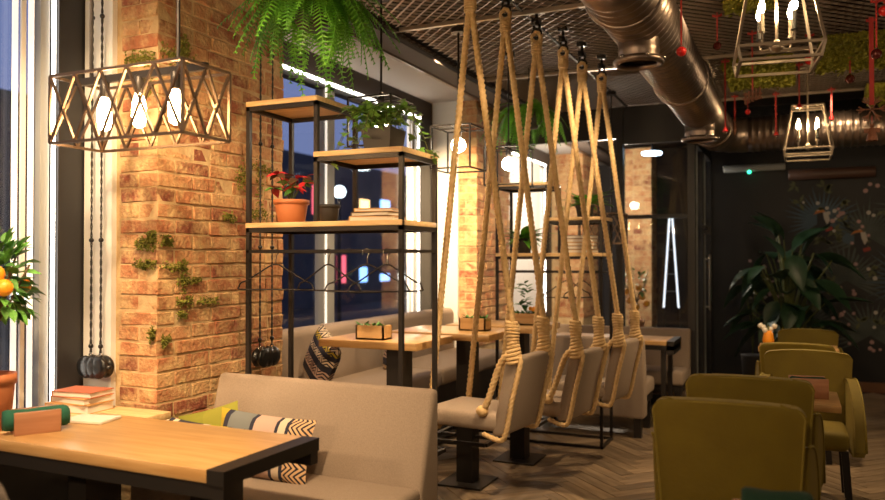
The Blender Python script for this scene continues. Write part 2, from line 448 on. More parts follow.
def thing_struct(n):
    o = bpy.data.objects.new(n,None); COL.objects.link(o); return o
window(1,-.3,2.99); window(2,3.86,7.03); window(3,7.95,11.18)
struct(MB().box((WX-.15,-2.2,.62),(WX-.02,-1.3,2.82)).build('wall_left_end','dark_brown_wall'))

# other walls
struct(MB().box((3.05,-2.2,0),(3.15,12.8,3.3)).build('wall_right','dark_wall'))
struct(MB().box((-3.5,-2.25,0),(3.15,-2.15,3.3)).build('wall_rear','dark_brown_wall'))
struct(MB().box((-.92,9.7,0),(3.15,9.8,3.3)).build('wall_back','back_wall'))
struct(MB().box((-3.5,12.75,0),(-.9,12.85,3.3)).build('wall_far','dark_wall'))
struct(MB().box((-.92,9.8,0),(-.84,12.8,3.3)).build('wall_entrance','dark_wall'))
struct(MB().box((-.9,9.665,0),(3.05,9.70,.11)).build('baseboard_back','baseboard_wood'))

# glass entrance lobby
def lobby():
    g = struct(thing_struct('window_4')); y=8.0; x0,x1=-1.62,-.92
    m = MB()
    for x in (x0,x1): m.box((x-.035,y-.04,0),(x+.035,y+.04,3.0))
    m.box((x0,y-.03,2.62),(x1,y+.03,2.68)); m.box((x0,y-.03,1.86),(x1,y+.03,1.90)); m.box((x0,y-.03,0),(x1,y+.03,.12)); m.box((x0,y-.03,.58),(x1,y+.03,.64))
    m.box((-3.3,y-.03,2.68),(x1,y+.03,3.0))
    m.build('window_frame','frame_dark',g)
    for a,b in ((.12,.58),(.64,1.86),(1.9,2.62)): MB().box((x0+.03,y-.004,a),(x1-.03,y+.004,b)).build('pane','glass_dim',g)
    d = struct(thing_struct('door_1')); m = MB()
    for yy in (8.08,8.75,8.83,9.66): m.box((-.95,yy-.03,0),(-.89,yy+.03,2.66))
    m.box((-.95,8.05,2.6),(-.89,9.69,2.68)); m.box((-.95,8.05,0),(-.89,9.69,.1)); m.box((-.95,8.05,2.68),(-.90,9.69,3.2)); m.build('door_frame','frame_dark',d)
    for a,b in ((8.11,8.72),(8.86,9.63)):
        MB().box((-.925,a,.1),(-.917,b,2.6)).build('pane','glass_dim',d)
        MB().box((-.888,a-.02,.1),(-.880,a+.02,2.58)).build('door_trim','frame_grey',d)
    h = MB(); h.box((-.89,8.62,1.72),(-.80,8.70,1.80)); h.box((-.86,8.4,1.77),(-.83,9.0,1.80)); h.build('door_closer','black_metal',d)
    h = MB(); h.tube([(-.84,8.92,.9),(-.84,8.92,1.5)],.014); h.box((-.90,8.91,.93),(-.83,8.93,.95)); h.box((-.90,8.91,1.45),(-.83,8.93,1.47)); h.build('door_handle','chrome',d)
lobby()

# outside: street and a facade with lit windows, across the road
def outside():
    struct(MB().box((-40,-30,-.4),(-3.6,50,-.2)).build('ground','asphalt'))
    b = thing('street_building','dark building across the street with scattered lit windows','building',(-15,6,-.2))
    MB().box((-2,-26,0),(0,34,5.2)).build('wall','facade',b)
    r = random.Random(4)
    for k in range(34):
        y = -22+k*1.6
        for z in (.8,3.2):
            if r.random() < .55:
                q = r.choice(['win_warm','win_blue','win_white','win_warm','win_red','frame_dark','frame_dark']); MB().box((0,y,z),(.05,y+r.uniform(.3,1.1),z+r.uniform(.25,1.0))).build('window',q,b)
    for k,(y,z) in enumerate(((2.5,2.9),(7.5,2.7),(12.5,3.0))):
        t = thing('street_lamp','street lamp post outside, %s of the three'%('nearest','middle','farthest')[k],'street lamp',(-9,y+2,-.2),0,'street lamps outside')
        MB().tube([(0,0,0),(0,0,z)],.05).build('pole','black_metal',t); MB().ball((0,0,z+.12),.14).build('globe','win_white',t,True)
outside()

# ================================================================ NEAR TABLE GROUP
def near_table():
    t = thing('dining_table','near wooden table with black steel rim under the lattice pendant','table',(-1.715,2.05,0),math.radians(-1))
    L,D = 1.20,.55
    MB().box((-L,0,.703),(-.012-.06,D,.75)).build('tabletop','wood_table',t,bevel=.004)
    MB().box((-.074,0.0,.70),(0,D,.7505)).build('end_rim','black_metal',t)
    m = MB(); m.box((-L,0.004,.652),(-.004,.045,.702)); m.box((-L,D-.05,.652),(-.004,D-.004,.702)); m.box((-L,.02,.655),(-L+.05,D-.02,.703)); m.build('apron','black_metal',t)
    for x in (-.30,-L+.25):
        MB().box((x-.05,.22,.02),(x+.05,.40,.655)).build('leg','black_metal',t)
        MB().box((x-.16,.06,0),(x+.16,.56,.02)).build('base_plate','black_metal',t)
near_table()

def cushion_mesh(w,h,d,n=12):
    top=[];m=MB()
    for s in (1,-1):
        P=[]
        for i in range(n+1):
            row=[]
            for j in range(n+1):
                u,v=i/n*2-1,j/n*2-1
                p=((1-u**4)*(1-v**4))**.6
                k=1-.06*(1-abs(v)**2)*(abs(u)**3) ; k2=1-.06*(1-abs(u)**2)*(abs(v)**3)
                row.append((u*w/2*k, s*d/2*p, v*h/2*k2))
            P.append(row if s>0 else row[::-1])
        m.sheet(P)
    return m
def bands_mat(name, bands, axis=0, zig=None):
    m, nt, b = base_mat(name); N=nt.nodes; L=nt.links; b.inputs['Roughness'].default_value=.9
    tc=N.new('ShaderNodeTexCoord'); sx=N.new('ShaderNodeSeparateXYZ'); L.new(tc.outputs['Object'],sx.inputs[0])
    mr=N.new('ShaderNodeMapRange'); mr.inputs['From Min'].default_value=-.27; mr.inputs['From Max'].default_value=.27
    L.new(sx.outputs[axis],mr.inputs['Value'])
    r=N.new('ShaderNodeValToRGB'); r.color_ramp.interpolation='CONSTANT'; e=r.color_ramp.elements
    e[0].position=0; e[0].color=(*bands[0][1],1); e[1].position=bands[1][0]; e[1].color=(*bands[1][1],1)
    for p,c in bands[2:]:
        q=e.new(p); q.color=(*c,1)
    L.new(mr.outputs[0],r.inputs[0]); src=r.outputs[0]
    if zig:     # woven zigzag lines in a dark thread over the bands
        ms=N.new('ShaderNodeMath'); ms.operation='PINGPONG'; ms.inputs[1].default_value=.035; L.new(sx.outputs[2 if axis==0 else 0],ms.inputs[0])
        ad=N.new('ShaderNodeMath'); ad.operation='ADD'; L.new(ms.outputs[0],ad.inputs[0]); L.new(sx.outputs[axis],ad.inputs[1])
        md=N.new('ShaderNodeMath'); md.operation='PINGPONG'; md.inputs[1].default_value=.012; L.new(ad.outputs[0],md.inputs[0])
        gt=N.new('ShaderNodeMath'); gt.operation='GREATER_THAN'; gt.inputs[1].default_value=.0068; L.new(md.outputs[0],gt.inputs[0])
        inr=N.new('ShaderNodeMath'); inr.operation='GREATER_THAN'; inr.inputs[1].default_value=zig; L.new(mr.outputs[0],inr.inputs[0])
        mu=N.new('ShaderNodeMath'); mu.operation='MULTIPLY'; L.new(gt.outputs[0],mu.inputs[0]); L.new(inr.outputs[0],mu.inputs[1])
        mx=N.new('ShaderNodeMix'); mx.data_type='RGBA'; L.new(mu.outputs[0],mx.inputs[0]); L.new(src,mx.inputs[6]); mx.inputs[7].default_value=(.02,.018,.03,1)
        src=mx.outputs[2]
    L.new(src,b.inputs['Base Color'])
NV=(.022,.022,.04); CR=(.62,.50,.36); YE=(.42,.30,.02); GR=(.16,.17,.165); PK=(.50,.34,.27)
bands_mat('cushion_striped',[(0,YE),(.10,NV),(.16,GR),(.40,NV),(.44,PK),(.66,NV),(.69,CR),(.76,NV),(.79,(.66,.42,.22))],0,.79)
bands_mat('cushion_olive',[(0,(.20,.20,.02)),(.5,(.23,.22,.025)),(.95,(.19,.18,.02))],0)
bands_mat('cushion_navy',[(0,CR),(.2,NV),(.25,CR),(.3,NV),(.55,CR),(.62,YE),(.8,NV)],0)
bands_mat('cushion_mixed',[(0,NV),(.15,CR),(.28,NV),(.38,PK),(.5,NV),(.58,CR),(.66,NV),(.72,YE),(.77,CR),(.9,NV)],2,.4)

def cushion(name,label,m,w,h,d,loc,rx,ry,rz):
    o = cushion_mesh(w,h,d).build(name,m,None,True); o.location=loc; o.rotation_euler=(rx,ry,rz); return tag(o,label,'cushion')

def bench(label, loc, rz, width, back_h, seat_d=.52, seat_h=.45, mname='fabric_beige', wedge=.13, zoff=0):
    # local: faces -y, backrest rear plane at y=0, right end at x=0, extends to -width
    t = thing('upholstered_bench',label,'bench',loc,rz)
    P=[(0,seat_h-.28),(0,back_h),(-.055,back_h),(-wedge-.05,seat_h-.02),(-wedge-.05,seat_h-.28)]
    m=MB(); n=len(P)
    m.add([(-width,y,z) for y,z in P]+[(0,y,z) for y,z in P], [tuple(range(n)),tuple(range(2*n-1,n-1,-1))]+[(i,i+n,(i+1)%n+n,(i+1)%n) for i in range(n)])
    m.build('backrest',mname,t,bevel=.022,seg=3)
    MB().box((-width+.005,-seat_d-wedge,seat_h-.13),(-.005,-wedge-.03,seat_h)).build('seat',mname,t,bevel=.03,seg=3)
    m=MB(); m.box((-width+.02,-seat_d-wedge+.03,seat_h-.19),(-.02,-.02,seat_h-.135)); m.build('frame','black_metal',t)
    for x in (-width+.06,-.06):
        for y in (-.06,-seat_d-wedge+.08): MB().box((x-.03,y-.03,0),(x+.03,y+.03,seat_h-.18)).build('leg','black_metal',t)
    return t
bench('beige bench with slanted back facing the near table, its left end against the brick pier',(-1.485,3.25,0),math.radians(-1.5),1.25,.86)
cushion('cushion','striped cushion with navy zigzag end on the near bench','cushion_striped',.54,.30,.11,(-2.25,2.955,.585),math.radians(-14),math.radians(2),0)
cushion('cushion','olive green plain cushion leaning on the near bench beside the brick pier','cushion_olive',.36,.30,.10,(-2.60,3.01,.575),math.radians(-12),math.radians(-16),math.radians(6))
cushion('cushion','navy and cream cushion lying in front of the olive cushion on the near bench','cushion_navy',.40,.26,.09,(-2.585,2.87,.558),math.radians(-18),math.radians(4),math.radians(4))

# chair at the bottom left corner
def near_chair():
    t=thing('dining_chair','grey brown upholstered chair with rounded back cut by the lower left corner','chair',(-2.0,1.52,0))
    m=MB(); rows=[]
    for s in (0,1):
        pass
    P=[];w=.23
    for k in range(13):
        a=PI*k/12; P.append((-w*math.cos(a)*(1.0), .93-.16+.16*math.sin(a)**.6 if 0<k<12 else .77))
    P=[(-w,.40)]+P+[(w,.40)]; n=len(P)
    m.add([(x,-.20,z) for x,z in P]+[(x,-.26,z) for x,z in P],[tuple(range(n)),tuple(range(2*n-1,n-1,-1))]+[(i,(i+1)%n,(i+1)%n+n,i+n) for i in range(n)])
    m.build('backrest','fabric_grey',t,bevel=.015)
    MB().box((-.23,-.22,.38),(.23,.22,.47)).build('seat','fabric_grey',t,bevel=.03,seg=3)
    for x in (-.19,.19):
        for y in (-.18,.18): MB().bar((x*1.1,y*1.1,0),(x,y,.39),.035).build('leg','black_metal',t)
near_chair()

# ledge by the left window
def ledge():
    t=thing('window_ledge','wooden window ledge with books in front of the brick pier','ledge',(0,0,0))
    m=MB(); m.box((-3.27,.2,.70),(-2.96,2.655,.735)); m.box((-3.27,2.655,.70),(-2.68,2.83,.735)); m.build('ledge_top','wood_shelf',t,bevel=.003)
    MB().box((-3.27,.2,0),(-3.0,2.8,.70)).build('ledge_panel','frame_dark',t)
ledge()
def book(label,loc,rz,size,m,group):
    w,d,h=size; t=thing('book',label,'book',loc,rz,group)
    c=MB(); c.box((-w/2,-d/2,0),(w/2,d/2,.004)); c.box((-w/2,-d/2,h-.004),(w/2,d/2,h)); c.box((-w/2-.004,-d/2,0),(-w/2,d/2,h)); c.build('cover',m,t)
    MB().box((-w/2+.001,-d/2+.004,.004),(w/2-.005,d/2-.004,h-.004)).build('pages','paper',t)
    return t
for i,(l,m,h,s,a) in enumerate((('thick tan book at the bottom of the stack on the window ledge','book_tan',.042,(.25,.17),.10),('tan book in the middle of the stack on the window ledge','book_tan',.03,(.23,.16),-.05),('red brown book on top of the stack on the window ledge','book_red',.028,(.22,.155),.12))):
    book(l,(-3.10+.01*i,2.68,.735+(0,.042,.072)[i]),a,(s[0],s[1],h),m,'books on the window ledge')
# white folded menu on the table, napkin holder with green cloth
o=MB().box((-.10,-.07,0),(.10,.07,.012)).build('menu_card','paper',None,bevel=.002); o.location=(-2.79,2.47,.7505); o.rotation_euler.z=.2; tag(o,'white folded menu card lying beside the napkin holder on the near table','menu')
def napkin_holder(loc,rz,label,clabel,m='wood_red',cm='green_cloth',L=.17,H=.085,r=.045,cl=.2,group=None):
    t=thing('napkin_holder',label,'holder',loc,rz,group)
    MB().box((-L/2,-.055,0),(L/2,.055,.012)).build('base',m,t)
    MB().box((-L/2,-.060,0),(L/2,-.045,H)).build('side_panel',m,t,bevel=.002); MB().box((-L/2,.045,0),(L/2,.060,H)).build('side_panel',m,t,bevel=.002)
    c=thing('cloth_roll',clabel,'cloth',loc,rz,group)
    b=MB(); n=28
    pts=[(-cl/2+cl*i/16,0,.012+r) for i in range(17)]
    b.tube(pts,r,18,True,lambda i,t: 1+.05*math.sin(3*t+i*.5)+.03*math.sin(7*t)-(0.12 if i in (0,16) else 0)); b.build('roll',cm,c,True)
    sp=[(cl/2+.001, (.006+.0016*k)*math.cos(k*.55), .012+r+(.006+.0016*k)*math.sin(k*.55)) for k in range(20)]
    MB().tube(sp,.003,5).build('fold_edge',cm,c,True)
napkin_holder((-2.825,2.225,.75),math.radians(60),'reddish wooden napkin holder on the near table','green rolled cloth in the napkin holder on the near table',L=.17,H=.09,r=.042,cl=.24)

# ================================================================ PLANTS
LEAF=leaf_mesh('leaf','leaf',.27,.18,.12); LEAF_IVY=leaf_mesh('ivy_leaf','leaf_ivy',.5,.15,.1,6,prof=lambda t:(.3+.7*t*4 if t<.2 else (1.15-1.15*t)*(1+.35*math.cos(t*18)))*.95+.02)
LEAF_RED=leaf_mesh('bract','leaf_red',.26,.22,.12); LEAF_DR=leaf_mesh('leaf','leaf_dark_red',.26,.22,.12)
LEAF_DARK=leaf_mesh('leaf','leaf_dark',.25,.22,.2,7); LEAF_LONG=leaf_mesh('leaf','leaf_fern',.13,.45,.15,6)
def pot_mesh(r,h,rim=.012):
    return MB().lathe([(r*.76,0),(r*.95,h*.8),(r*.95,h*.82),(r+rim*.3,h*.82),(r+rim*.3,h),(r*.9,h),(r*.88,h*.9)],24)
def orange_tree(loc,label,s=1,seed=1,nleaf=270,fruits=None,group=None):
    r=random.Random(seed); t=thing('orange_tree',label,'plant',loc,0,group)
    R=.088*s; pt=pot_mesh(R,.235*s).build('pot','terracotta',t,True); MB().lathe([(R*.88,.21*s),(.01,.215*s)],16).build('soil','soil',t)
    c=Vector((0,0,.58*s)); ends=[]
    MB().tube(bez([(0,0,.2*s),(.01*s,.005,.32*s),(-.005,0,.42*s)],5),.012*s,6).build('trunk','trunk',t,True)
    m=MB()
    for k in range(9):
        a=2*PI*k/9+r.uniform(-.3,.3); e=Vector((math.cos(a)*.14*s,math.sin(a)*.14*s,r.uniform(.5,.82)*s)); ends.append(e)
        m.tube(bez([(0,0,.42*s),(e.x*.4,e.y*.4,.52*s),e],5),.005*s,5)
    m.build('branches','trunk',t,True)
    for k in range(nleaf):
        a=r.uniform(0,2*PI); el=r.uniform(-.5,1.3); d=Vector((math.cos(a)*math.cos(el),math.sin(a)*math.cos(el),math.sin(el)))
        p=c+Vector((d.x*.15,d.y*.15,d.z*.24))*s*r.uniform(.45,1.0)
        inst('leaf',LEAF,t,aim(p,d+Vector((0,0,r.uniform(-.8,.2))),s=r.uniform(.05,.085)*s,roll=r.uniform(-.6,.6)))
    fm=MB().ball((0,0,0),.036*s,16,10).mesh('orange','orange',True)
    for p in fruits: inst('orange',fm,t,Matrix.Translation(Vector(p)*s))
ot=dict(fruits=[(.11,-.07,.655),(.145,-.06,.60),(.10,-.09,.575),(.07,-.11,.64),(.07,-.1,.40),(.02,-.14,.5),(-.1,-.1,.5),(.02,.12,.6),(-.12,.05,.42)])
orange_tree((-3.08,2.22,.735),'orange tree with ripe fruit in terracotta pot on the left window ledge',1.0,3,**ot)

def frond_mesh(seed,L=1.0):
    r=random.Random(seed); m=MB(); n=32; droop=r.uniform(.9,1.7); pts=[]
    for i in range(n+1):
        t=i/n; pts.append(Vector((t*(1-.25*droop*t), .05*math.sin(t*3+seed), .28*t*(1-t)*2-.62*droop*t*t)))
    m.tube(pts[::3]+[pts[-1]],.006,4)
    for i in range(2,n+1):
        t=i/n; d=(pts[i]-pts[i-1]).normalized(); side=d.cross(Vector((0,0,1))).normalized(); up=side.cross(d)
        l=.105*math.sin(PI*(.12+.86*t))**.7+.015; wv=.014
        for sg in (-1,1):
            b=pts[i]; e=b+side*sg*l+d*l*.45-up*l*.22
            m.add([b-d*wv,b+d*wv,e+d*wv*.5,e-d*wv*.4],[(0,1,2,3)])
    return m.mesh('frond','leaf_fern',True)
FRONDS=[frond_mesh(k) for k in range(6)]
def fern(loc,label,s,n,seed,hang=.5):
    r=random.Random(seed); t=thing('hanging_fern',label,'plant',loc)
    MB().lathe([(.02,-.09),(.07,-.085),(.105,-.03),(.11,.02),(.10,.06)],20,capt=False).build('pot','pot_dark',t,True)
    MB().lathe([(.099,.045),(.005,.055)],16,capb=False).build('soil','soil',t)
    MB().tube([(0,0,.05),(0,0,hang)],.004,5).build('hanging_wire','black_metal',t)
    for k in range(n):
        a=2*PI*k/n*2.4+r.uniform(-.25,.25); lift=r.uniform(-.35,.75); q=k/n
        inst('frond',FRONDS[r.randrange(6)],t,aim((.05*math.cos(a),.05*math.sin(a),.05),(math.cos(a),math.sin(a),lift*(.9-.2*q)),s=s*r.uniform(.62,1.05),roll=r.uniform(-.3,.3)))
fern((-2.15,3.22,2.665),'large hanging fern at the top above the near shelf unit',.40,115,5,.33)
fern((-1.93,5.95,2.58),'smaller hanging fern farther back above the far shelf unit',.36,70,9,.4)

# moss clumps on the brick pier and moss mats on the ceiling mesh
def moss(label,boxes,seed,m='moss',n=150,s=.022,normal='x'):
    r=random.Random(seed); t=None
    for (a0,a1,b0,b1,base) in boxes:
        b=MB(); o=Vector({'x':(base,(a0+a1)/2,(b0+b1)/2),'y':((a0+a1)/2,base,(b0+b1)/2)}[normal])
        if t is None: t=thing('moss_patch',label,'moss',o); o0=o
        for k in range(int(n*1.25)):
            u=(a0+a1)/2+(a1-a0)*.5*max(-1,min(1,r.gauss(0,.55))); v=(b0+b1)/2+(b1-b0)*.6*max(-1.1,min(1.1,r.gauss(0,.55))); h=abs(r.gauss(0,.011))
            p=Vector({'x':(base+h,u,v),'y':(u,base-h,v)}[normal])-o0
            q=s*r.uniform(.5,1.1); d=Vector((r.gauss(0,1),r.gauss(0,1),r.gauss(0,1))).normalized()*q; e=d.orthogonal().normalized()*q*.5
            f=d.cross(e).normalized()*q*.35
            b.add([p-d*.5,p+e*.5+f,p+d*.5,p-e*.5+f],[(0,1,2),(0,2,3)])
        stuff(b.build('moss_clump',m,t))
    return t
moss('moss clump high on the end face of the brick pier, behind the lattice pendant',[(-2.99,-2.81,2.40,2.46,2.852),(-2.93,-2.82,2.25,2.32,2.852)],1,normal='y',n=170)
moss('moss clump high on the room face of the brick pier beside the pendant rod',[(2.87,3.10,2.42,2.49,-2.793),(2.98,3.06,2.46,2.56,-2.793)],2)
moss('moss strands on the end face of the brick pier below the pendant',[(-2.93,-2.80,1.50,1.55,2.852),(-2.93,-2.8,1.41,1.445,2.852),(-2.85,-2.8,1.54,1.58,2.852)],3,normal='y',n=110)
moss('stepped trail of moss down the room face of the brick pier',[(2.86,2.95,1.52,1.56,-2.793),(2.87,3.04,1.40,1.435,-2.793),(3.0,3.05,1.3,1.43,-2.793),(2.98,3.16,1.325,1.355,-2.793),(2.98,3.09,1.215,1.255,-2.793),(3.13,3.28,1.215,1.25,-2.793),(2.98,3.05,1.16,1.19,-2.793)],4,n=75)
moss('lowest small moss clump on the corner of the brick pier',[(-2.83,-2.8,1.06,1.12,2.852)],5,normal='y',n=90)
moss('lowest small moss clump on the room face of the brick pier',[(2.87,2.93,1.03,1.08,-2.793)],5,n=60)
moss('moss trail on the brick pier behind the shelf unit and the red plant',[(3.42,3.52,1.85,1.98,-2.793),(3.5,3.8,1.95,2.0,-2.793),(3.5,3.75,1.68,1.73,-2.793),(3.6,3.66,1.7,2.0,-2.793),(3.32,3.42,1.66,1.7,-2.793)],6,n=70)
def moss_mat(label,x0,x1,y0,y1,seed,th=.05):
    r=random.Random(seed); t=thing('moss_mat',label,'moss',(0,0,0),0,'moss mats on the ceiling')
    MB().box((x0,y0,2.985-th*.5),(x1,y1,2.984)).build('backing','moss_ceiling',t)
    b=MB()
    for k in range(int((x1-x0)*(y1-y0)*5200)):
        p=Vector((r.uniform(x0-.01,x1+.01),r.uniform(y0-.02,y1+.01),2.985-th*.4-abs(r.gauss(0,.016)))); q=r.uniform(.012,.035)
        d=Vector((r.gauss(0,1),r.gauss(0,1),r.gauss(0,.7))).normalized()*q; e=d.orthogonal().normalized()*q*.5
        b.add([p-d*.5,p+e,p+d*.5,p-e],[(0,1,2),(0,2,3)])
    for k in range(int(((x1-x0))*700)):
        p=Vector((r.uniform(x0,x1),y0-.008,r.uniform(2.985-th,2.985))); q=r.uniform(.012,.03)
        d=Vector((r.gauss(0,1),r.gauss(0,.4),r.gauss(0,1))).normalized()*q; e=d.orthogonal().normalized()*q*.5
        b.add([p-d*.5,p+e,p+d*.5,p-e],[(0,1,2),(0,2,3)])
    stuff(b.build('moss_fluff','moss_ceiling',t))
moss_mat('yellow green moss mat on the ceiling behind the near lantern',-.50,-.0,6.35,7.35,1)
moss_mat('widest yellow green moss mat on the ceiling right of the near lantern',.17,1.1,5.95,6.95,2)
moss_mat('farthest moss mat on the ceiling at the right edge',.58,1.2,7.7,7.97,3,.22)
moss_mat('moss mat on the ceiling at the top edge above the near lantern',-.37,-.1,4.78,5.05,4)

# ================================================================ SHELF UNITS
def shelf_unit(label,x0,x1,y0,d,zl,zm,zt,xm,flip,rail):
    t=thing('shelf_unit',label,'shelf',((x0+x1)/2,y0,0)); cx=(x0+x1)/2; w=.022
    X=lambda x:x-cx
    hi=(x0,xm) if not flip else (x0,xm); b=.02
    # posts
    for yy in (w/2,d-w/2):
        for x,top in ((x0,zt),(xm,zt),(x1,zm)):
            bot=0 if x!=xm else zl
            MB().box((X(x)-w/2,yy-w/2,bot),(X(x)+w/2,yy+w/2,top)).build('post','black_metal',t)
    def ring(xa,xb,z):
        m=MB()
        for yy in (w/2,d-w/2): m.box((X(xa),yy-w/2,z-w),(X(xb),yy+w/2,z))
        for x in (xa,xb): m.box((X(x)-w/2,0,z-w),(X(x)+w/2,d,z))
        m.build('shelf_frame','black_metal',t)
    for xa,xb,z in ((x0,x1,zl),(xm,x1,zm),(x0,xm,zt)):
        ring(xa,xb,z-.0005)
        MB().box((X(xa)-w/2,-.004,z),(X(xb)+w/2,d+.004,z+.026)).build('shelf_board','wood_shelf',t,bevel=.002)
    m=MB()
    for yy in (w/2,d-w/2): m.box((X(x0),yy-.008,rail-.016),(X(x1),yy+.008,rail))
    for x in (x0,x1): m.box((X(x)-.008,0,rail-.016),(X(x)+.008,d,rail))
    m.build('hanging_rail','black_metal',t)
    m=MB()
    for yy in (w/2,d-w/2): m.box((X(x0),yy-w/2,.0),(X(x1),yy+w/2,.02))
    for x in (x0,x1): m.box((X(x)-w/2,0,0),(X(x)+w/2,d,.02))
    m.build('floor_frame','black_metal',t)
shelf_unit('near black steel shelf unit with three wooden boards behind the near bench',-2.61,-1.71,3.30,.40,1.615,1.965,2.25,-2.19,False,1.50)
shelf_unit('far black steel shelf unit with wooden boards beyond the rope swings',-2.2,-1.352,5.94,.37,1.475,1.755,2.04,-1.78,False,1.36)

def hanger(loc,rz,label,w=.40,group='coat hangers on the near shelf unit'):
    t=thing('coat_hanger',label,'hanger',loc,rz,group)
    h=[(0,0,0),(.0,0,-.03)]; hk=[(-.02,0,-.022),(-.021,0,-.008),(-.012,0,.004),(0,0,.007),(.013,0,.002),(.015,0,-.012),(.004,0,-.03),(0,0,-.07)]
    MB().tube(bez(hk,4),.0028,5).build('hook','chrome',t,True)
    sh=[(0,0,-.07),(-.03,0,-.078),(-w*.38,0,-.15),(-w*.47,0,-.165),(-w*.5,0,-.185),(-w*.47,0,-.2),(0,0,-.2),(w*.47,0,-.2),(w*.5,0,-.185),(w*.47,0,-.165),(w*.38,0,-.15),(.03,0,-.078),(0,0,-.07)]
    MB().tube(bez(sh,4),.0042,5).build('wire_frame','black_metal',t,True)
Z=1.502-.009
for x,rz,l in ((-2.44,.25,'leftmost black coat hanger on the near shelf unit, in front of the brick'),(-2.12,-.15,'black coat hanger second from left on the near shelf unit'),(-1.90,.42,'black coat hanger third from left on the near shelf unit'),(-1.79,1.0,'rightmost black coat hanger on the near shelf unit, turned side on')):
    hanger((x,3.313+.0,Z+.002),rz,l)
for x,rz,l in ((-1.62,.5,'left coat hanger under the far shelf unit'),(-1.5,.95,'right coat hanger under the far shelf unit')):
    hanger((x,5.953,1.355),rz,l,.36,'coat hangers on the far shelf unit')

def potted(loc,label,kind,r,h,seed,pm='terracotta'):
    rr=random.Random(seed); t=thing('potted_plant',label,'plant',loc)
    if kind=='square':
        m=MB(); a,b=r*.82,r; m.add([(-a,-a,0),(a,-a,0),(a,a,0),(-a,a,0),(-b,-b,h),(b,-b,h),(b,b,h),(-b,b,h)],[(0,3,2,1),(0,1,5,4),(1,2,6,5),(2,3,7,6),(3,0,4,7),(4,5,6,7)]); m.build('pot',pm,t)
    else: pot_mesh(r,h).build('pot',pm,t,True)
    MB().lathe([(r*.86,h*.92),(.005,h*.94)],14,capb=False).build('soil','soil',t)
    return t,rr
# poinsettia
t,rr=potted((-2.44,3.45,1.641),'red leaved plant in terracotta pot on the near shelf unit','round',.092,.125,11)
m=MB()
for k in range(11):
    a=2*PI*k/7; Rr=.09 if k<7 else .03; e=Vector((Rr*math.cos(a),Rr*math.sin(a),.18+.08*rr.random())); m.tube(bez([(0,0,.11),(e.x*.4,e.y*.4,.17),e],4),.003,4)
    for j in range(5):
        b=2*PI*j/5+k; mm=LEAF_RED if (k+j)%2 else (LEAF_DR if j%2 else LEAF)
        inst('bract',mm,t,aim(e,(math.cos(b)+.5*math.cos(a),math.sin(b)+.5*math.sin(a),rr.uniform(-.5,.5)),s=rr.uniform(.055,.10),roll=rr.uniform(-.5,.5)))
m.build('stems','stem',t,True)
# dark empty pot behind
t=thing('plant_pot','small dark empty pot behind the mid post of the near shelf unit','pot',(-2.26,3.53,1.641)); pot_mesh(.06,.10).build('pot','pot_dark',t,True); MB().lathe([(.05,.09),(.002,.09)],14,capb=False).build('soil','soil',t)
for i,(l,m,s,a) in enumerate((('bottom tan book lying on the near shelf unit','book_tan',(.24,.17,.026),.1),('dark book in the middle of the stack on the near shelf unit','book_dark',(.22,.16,.022),-.08),('top book of the stack on the near shelf unit','book_tan',(.2,.15,.018),.2))):
    book(l,(-1.93,3.48,1.6415+(0,.026,.048)[i]),a,s,m,'books on the near shelf unit')
# ivy on middle shelf
t,rr=potted((-1.91,3.5,1.991),'trailing ivy in dark square pot on the middle board of the near shelf unit','square',.085,.12,12,'pot_dark')
m=MB()
for k in range(22):
    a=rr.uniform(0,2*PI); L=rr.uniform(.08,.2); drop=rr.uniform(-.24,.10) if k%3 else rr.uniform(0,.14)
    e=Vector((math.cos(a)*L*1.1,math.sin(a)*L,.13+drop)); 
    if e.z<.03: e=Vector((math.cos(a)*.27,math.sin(a)*.24,e.z)) 
    P=bez([(0,0,.11),(e.x*.5,e.y*.5,.20+.05*rr.random()),e],5); m.tube(P,.002,4)
    for p in P[2:]:
        for q in range(2 if k%2 else 1):
            b=rr.uniform(0,2*PI); inst('leaf',LEAF_IVY,t,aim(p+Vector((rr.gauss(0,.015),rr.gauss(0,.015),rr.gauss(0,.012))),(math.cos(b),math.sin(b),rr.uniform(-.6,.3)),s=rr.uniform(.035,.062),roll=rr.uniform(-.7,.7)))
m.build('stems','stem',t,True)
# far shelf unit things
t,rr=potted((-2.02,6.1,1.501),'small spiky plant in dark pot on the lower board of the far shelf unit','round',.07,.12,13,'pot_dark')
for k in range(44):
    a=rr.uniform(0,2*PI); inst('leaf',LEAF_LONG,t,aim((0,0,.1),(math.cos(a),math.sin(a),rr.uniform(.1,1.3)),s=rr.uniform(.16,.28)))
t,rr=potted((-1.52,6.12,1.781),'leafy plant in dark pot on the raised board of the far shelf unit','round',.075,.10,14,'pot_dark')
for k in range(52):
    a=rr.uniform(0,2*PI); inst('leaf',LEAF_LONG,t,aim((0,0,.09),(math.cos(a),math.sin(a),rr.uniform(.1,1.7)),s=rr.uniform(.14,.26)))
for i in range(5):
    book(('bottom','second','third','fourth','top')[i]+' book of the stack on the far shelf unit',(-1.55,6.10,1.5015+.028*i),rr.uniform(-.15,.15),(.24,.17,.0275),('book_tan','book_dark','book_tan','book_tan','book_dark')[i],'books on the far shelf unit')

